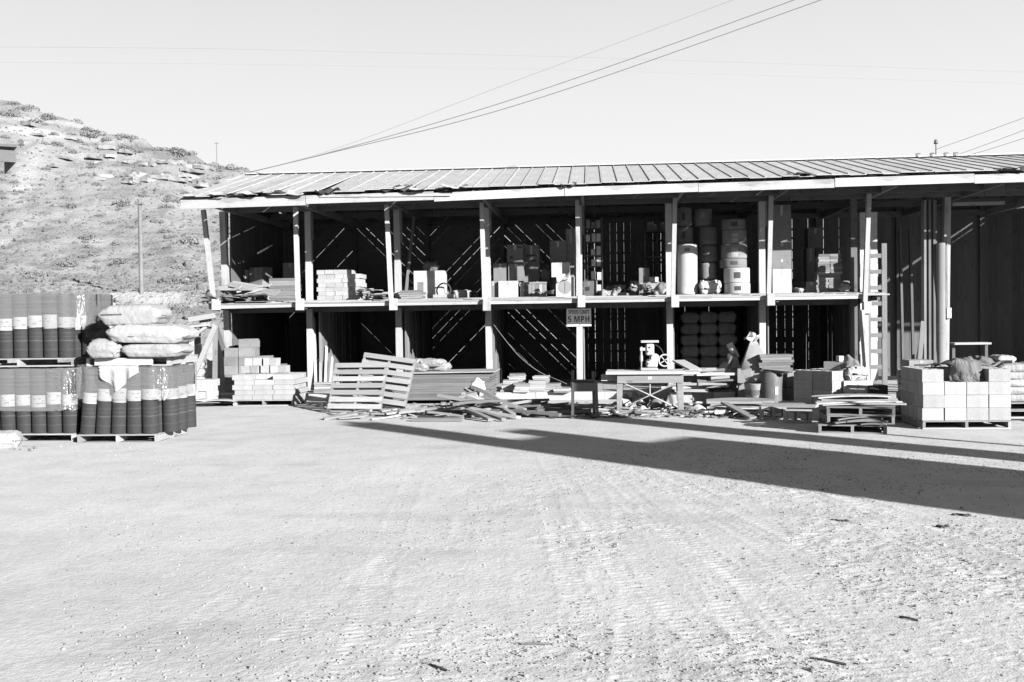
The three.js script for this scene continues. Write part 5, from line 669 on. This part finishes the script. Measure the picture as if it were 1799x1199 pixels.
  // bay 5: narrow shelf rack with small packets
  { const a = A(1027, 450, 22.2).x, b = A(1058, 450, 22.2).x, t = thing('shelf_rack', 'narrow shelf rack right of the fifth post', 'shelf rack', V((a + b) / 2, FY + 0.005, -22.2)); const w = b - a; for (const s of [-1, 1]) part('side', bx(0.02, 1.75, 0.25), M.dark, t, V(s * w / 2, 0.875, 0)); const ys = [0.12, 0.36, 0.66, 0.9, 1.2, 1.5]; for (const y of ys) part('shelf', bx(w - 0.022, 0.018, 0.25), M.dark, t, V(0, y, 0));
    ys.forEach((y, j) => { for (let i = 0; i < 3; i++) { const h = rr(0.12, 0.2); if (rnd() < 0.85) solo('small_packet', 'small pale packet, ' + ORD[i] + ' from left on shelf ' + ORD[j] + ' up of the narrow rack', 'packet', 'packets on the narrow rack', bx(0.09, h, 0.1), j < 5 ? M.white : M.carton, V(t.position.x + (i - 1) * 0.115 + rr(-0.01, 0.01), FY + 0.016 + y + h / 2, -22.13), [0, rr(-0.15, 0.15), 0]); } }); }
  sk('small pale bag lying on the floor of the fifth upper bay', 1086, 1106, 514, 524, 21.4, 0.22, { lump: 0.15 });
  ct('upright grey board box in the junk of the fifth upper bay', 1123, 1141, 471, 520, 21.9, 0.2, { m: M.carton[1] }); ct('small pale carton on the junk before the sixth post', 1141, 1157, 487, 496, 21.9, 0.2, { m: M.white }); ct('low carton under the small pale one', 1139, 1160, 496, 524, 21.95, 0.3, { m: M.cartonD });
  for (let i = 0; i < 14; i++) { const px = rr(1110, 1172), D = rr(21, 21.7), c = V(A(px, 520, D).x, FY + 0.02 + rr(0, 0.2) * (1 - Math.abs(px - 1140) / 40), -D); solo('junk_scrap', 'crumpled scrap in the junk heap of the fifth upper bay', 'scrap', 'junk in the fifth upper bay', crumple(rr(0.12, 0.3), rr(0.1, 0.25), 0.12, 120 + i, 7, 6), i % 3 ? M.cartonD : M.white, c, [rr(-0.5, 0.9), rr(0, 3), rr(-0.4, 0.4)]); }
  for (const [a, b, t0, b0] of [[1137, 1146, 390, 405], [1146, 1155, 394, 406], [1160, 1170, 390, 405]]) ct((a < 1140 ? 'leftmost' : a < 1150 ? 'middle' : 'rightmost') + ' small box on the dim high shelf before the sixth post', a, b, t0, b0, 23.6, 0.2, { m: M.carton, group: 'boxes on the dim high shelf' });
  { const a = A(1132, 406, 23.6), b = A(1174, 406, 23.6), t = thing('dim_shelf', 'dim high shelf between the fifth and sixth posts', 'shelf', V((a.x + b.x) / 2, FY, -23.7)); part('board', bx(b.x - a.x, 0.03, 0.35), M.dark, t, V(0, a.y - FY - 0.017, 0)); for (const s of [-1, 1]) part('leg', bx(0.04, a.y - FY - 0.03, 0.3), M.dark, t, V(s * (b.x - a.x) / 2 * 0.95, (a.y - FY - 0.03) / 2, 0)); part('board', bx(b.x - a.x, 0.03, 0.3), M.dark, t, V(0, (a.y - FY) * 0.6, 0)); }
  // bay 6: rolls and drums
  const cyl = (label, px0, px1, top, bot, D, m, o = {}) => { const u = up(px0, px1, top, bot, D, 0.0), r = u.size[0] / 2, h = u.size[1] - 0.003, t = thing(o.name || 'insulation_roll', label, o.cat || 'roll', V(u.pos.x, u.pos.y, -D - r), o.ry || 0, o.group), e = o.e ?? 0.05; part('wrapped_body', lathe([[0, 0], [r - e, 0], [r - e * 0.3, e * 0.25], [r, e], [r * 1.0, h * 0.4], [r, h - e], [r - e * 0.3, h - e * 0.25], [r - e, h], [0, h]], 30), m, t); for (const [y, hh, w, mm] of o.marks || []) part('printed_mark', new THREE.CylinderGeometry(r + 0.003, r + 0.003, hh * h, 16, 1, true, -0.35 + (o.sh || 0), w), mm || M.print, t, V(0, y * h, 0)); if (o.ring) part('ring', new THREE.TorusGeometry(r, 0.008, 6, 30).rotateX(Math.PI / 2), M.metalD, t, V(0, h * o.ring, 0)); return t; };
  cyl('tall pale wrapped roll standing beside the sixth outer post', 1191, 1228, 428, 522, 21.5, M.white[0], { e: 0.03, marks: [[0.88, 0.07, 0.5, M.carton[1]]] });
  cyl('dark roll second from the top beside the sixth post', 1189, 1219, 397, 428, 21.9, M.carton[1], { marks: [[0.5, 0.4, 0.3]], group: null }); cyl('dark roll at the top beside the sixth post', 1189, 1217, 363, 397, 21.9, M.carton[1], { marks: [[0.5, 0.4, 0.4]] });
  cyl('topmost dark roll of the middle column in the sixth upper bay', 1221, 1254, 365, 397, 21.9, M.carton[1], { marks: [[0.6, 0.3, 0.4, M.carton[2]]], e: 0.06 }); cyl('second dark roll of the middle column in the sixth upper bay', 1230, 1264, 397, 430, 21.9, M.carton[1], { e: 0.06 }); cyl('sagging dark roll, third of the middle column', 1229, 1264, 430, 461, 21.9, M.carton[1], { e: 0.07 }); cyl('half sunlit roll, fourth of the middle column', 1230, 1261, 461, 492, 21.9, M.carton[2], { e: 0.05 }); sk('crumpled white bag at the foot of the middle column', 1229, 1268, 492, 523, 21.4, 0.5, { lump: 0.24, s: 17, m: M.white });
  ct('shaded carton under the fourth roll of the middle column', 1231, 1260, 492, 523, 22.0, 0.35, { m: M.cartonD });
  const lab = [[0.5, 0.4, 0.5]], lab2 = [[0.6, 0.25, 0.5, M.band[1]], [0.25, 0.3, 0.5, M.band[1]]];
  cyl('lowest sunlit wrapped drum right of the rolls', 1276, 1322, 497, 522, 21.4, M.white[1], { name: 'wrapped_drum', cat: 'drum', marks: lab, e: 0.02 }); cyl('second sunlit wrapped drum right of the rolls', 1275, 1321, 470, 497, 21.4, M.white[1], { name: 'wrapped_drum', cat: 'drum', marks: lab, e: 0.02 }); cyl('shaded drum at mid height right of the rolls', 1268, 1317, 454, 470, 21.5, M.carton[1], { name: 'wrapped_drum', cat: 'drum', marks: lab, e: 0.02 }); cyl('dark printed drum fourth from the floor', 1270, 1317, 428, 454, 21.5, M.cartonD[0], { name: 'wrapped_drum', cat: 'drum', marks: lab2, e: 0.02 }); cyl('dark printed drum second from the top', 1272, 1316, 403, 428, 21.5, M.cartonD[0], { name: 'wrapped_drum', cat: 'drum', marks: lab2, e: 0.02 }); cyl('topmost shaded drum right of the rolls', 1271, 1314, 384, 403, 21.5, M.carton[1], { name: 'wrapped_drum', cat: 'drum', marks: lab, e: 0.02 });
  // bay 7
  ct('sunlit white carton at the bottom beside the seventh post', 1358, 1391, 473, 520, 21.5, 0.4, { m: M.white[0] }); ct('brown carton second from the floor beside the seventh post', 1357, 1391, 455, 473, 21.5, 0.4, { m: M.carton[1] }); ct('brown carton third from the floor beside the seventh post', 1357, 1391, 424, 455, 21.5, 0.4, { m: M.carton[1] }); ct('tall brown carton at the top beside the seventh post', 1357, 1390, 360, 424, 21.5, 0.4, { m: M.carton[1] });
  for (let k = 0; k < 2; k++) for (let j = 0; j < 15; j++) { const th = 0.048 + ((j * 7 + k) % 3) * 0.004; solo('tile_pack', 'tile pack in the ' + (k ? 'right' : 'left') + ' column of the seventh upper bay, ' + ORD[j] + ' up', 'tile pack', k ? 'right tile packs' : 'left tile packs', bx(0.24, 0.052, 0.3), j % 5 === 2 ? M.light : M.mid, V(A(1447 + k * 21 + (j > 6 ? 3 : 0), 500, 21.6).x + rr(-0.01, 0.01), FY + 0.03 + j * 0.0545, -21.8 + rr(-0.01, 0.01)), [0, rr(-0.04, 0.04), 0]); }
  ct('dim carton at the back of the seventh upper bay', 1420, 1446, 400, 436, 23.8, 0.4, { m: M.carton[1] }); ct('dim carton below it at the back of the seventh upper bay', 1418, 1432, 436, 520, 23.8, 0.4, { m: M.cartonD });
}
// odds and ends filling the upper bays
srand(1150);
[['first', 402, 520, 14], ['second', 632, 688, 8], ['third', 700, 845, 22], ['fourth', 862, 1008, 16], ['fifth', 1030, 1172, 20], ['seventh', 1395, 1495, 12]].forEach(([bay, a, b, n]) => {
  for (let i = 0; i < n; i++) {
    const px = rr(a, b), D = rr(21.7, 23.2), x = A(px, 500, D).x, dark = rnd() < 0.6, w = rr(0.14, 0.36), h = rr(0.1, 0.34);
    if (i % 3 === 0) sack('slumped small bag among the clutter of the ' + bay + ' upper bay', V(x, FY + 0.004, -D), [w * 1.3, h * 0.8, 0.3], rr(-0.6, 0.6), { m: M.sack, lump: 0.22, group: 'small bags in the ' + bay + ' upper bay' });
    else if (i % 3 === 1) carton('small battered carton among the clutter of the ' + bay + ' upper bay', V(x, FY + 0.003, -D), [w, h, rr(0.18, 0.3)], rr(-0.6, 0.6), { m: dark ? M.cartonD : M.carton, open: rr(-0.6, 0), print: rnd() < 0.5 ? [[rr(-0.2, 0.2), 0.5, 0.4, 0.25]] : [], group: 'small cartons in the ' + bay + ' upper bay' });
    else solo('crumpled_paper', 'crumpled wrapper among the clutter of the ' + bay + ' upper bay', 'paper', 'wrappers in the ' + bay + ' upper bay', crumple(w, w * 0.8, 0.13, 300 + i, 8, 7), dark ? M.carton : M.white, V(x, FY + 0.01, -D + 0.4), [rr(-0.2, 0.7), rr(0, 3), rr(-0.3, 0.3)]);
  }
});
// ---------------------------------------------------------------- small things on the yard dirt
srand(1200);
{
  for (const [l, px, py, n] of [['dark clod of dried mud right of centre on the dirt', 1478, 908, 5], ['dark clod of mud at the edge of the shadow', 1692, 896, 5], ['small dark clod near the right edge of the yard', 1660, 916, 3]]) { const D = EYE * F / (py - 560 + 0.0135 * (px - 1000)), c = A(px, py, D); const g = mergeGeometries([...Array(n)].map((_, i) => new THREE.IcosahedronGeometry(rr(0.012, 0.024), 1).scale(1.3, 0.7, 1).translate((i - n / 2) * 0.026, 0.004, rr(-0.025, 0.025)))); solo('mud_clod', l, 'clod', null, g, M.black, V(c.x, groundY(c.x, c.z), c.z), [0, -0.4, 0]); }
  for (const [l, px, py, len, an] of [['dark stick lying on the dirt at the lower right', 1455, 1156, 0.085, -0.5], ['short dark stick lying at the middle right of the yard', 1597, 1077, 0.05, -0.7], ['short dark stick on the dirt at the bottom edge', 770, 1187, 0.06, -0.7], ['pale splinter on the dirt, lower centre right', 940, 1140, 0.07, 0.1]]) { const D = EYE * F / (py - 560 + 0.0135 * (px - 1000)), c = A(px, py, D); solo('stick', l, 'stick', null, tube([V(-len, 0, 0), V(0, 0.006, 0.008), V(len, 0, 0)], 0.006, 8, 5), l.startsWith('pale') ? M.mid : M.black, V(c.x, groundY(c.x, c.z) + 0.006, c.z), [0, an, 0]); }
  const im = new THREE.InstancedMesh(new THREE.IcosahedronGeometry(1, 0), mk(0.25, blockMap, null, 0, 1), 16000), mat = new THREE.Matrix4(), e = new THREE.Euler(), q = new THREE.Quaternion();
  for (let i = 0; i < 16000; i++) { let D, x; for (let t = 0; t < 8; t++) { D = 4 + 9 * rnd() ** 1.4; x = rr(-0.56, 0.46) * D; const dens = sm(0.4, 0.65, fbm(x * 1.1 + 9, -D * 0.8, 3, 21)) * (0.15 + sm(-2, 1, x)) + 0.1; if (rnd() < dens) break; } const k = 0.0025 + 0.0055 * rnd() ** 2 + (rnd() < 0.015 ? 0.007 : 0); e.set(rr(0, 6), rr(0, 6), rr(0, 6)); mat.compose(V(x, groundY(x, -D) + k * 0.2, -D), q.setFromEuler(e), V(k * rr(0.8, 1.6), k * rr(0.6, 1), k)); im.setMatrixAt(i, mat); im.setColorAt(i, grey(rr(0.35, 1.0))); }
  im.name = 'yard_gravel'; im.userData = { label: 'fine gravel scattered over the dirt yard', category: 'gravel', kind: 'stuff' }; im.castShadow = im.receiveShadow = true; scene.add(im);
}
renderer.render(scene, camera);
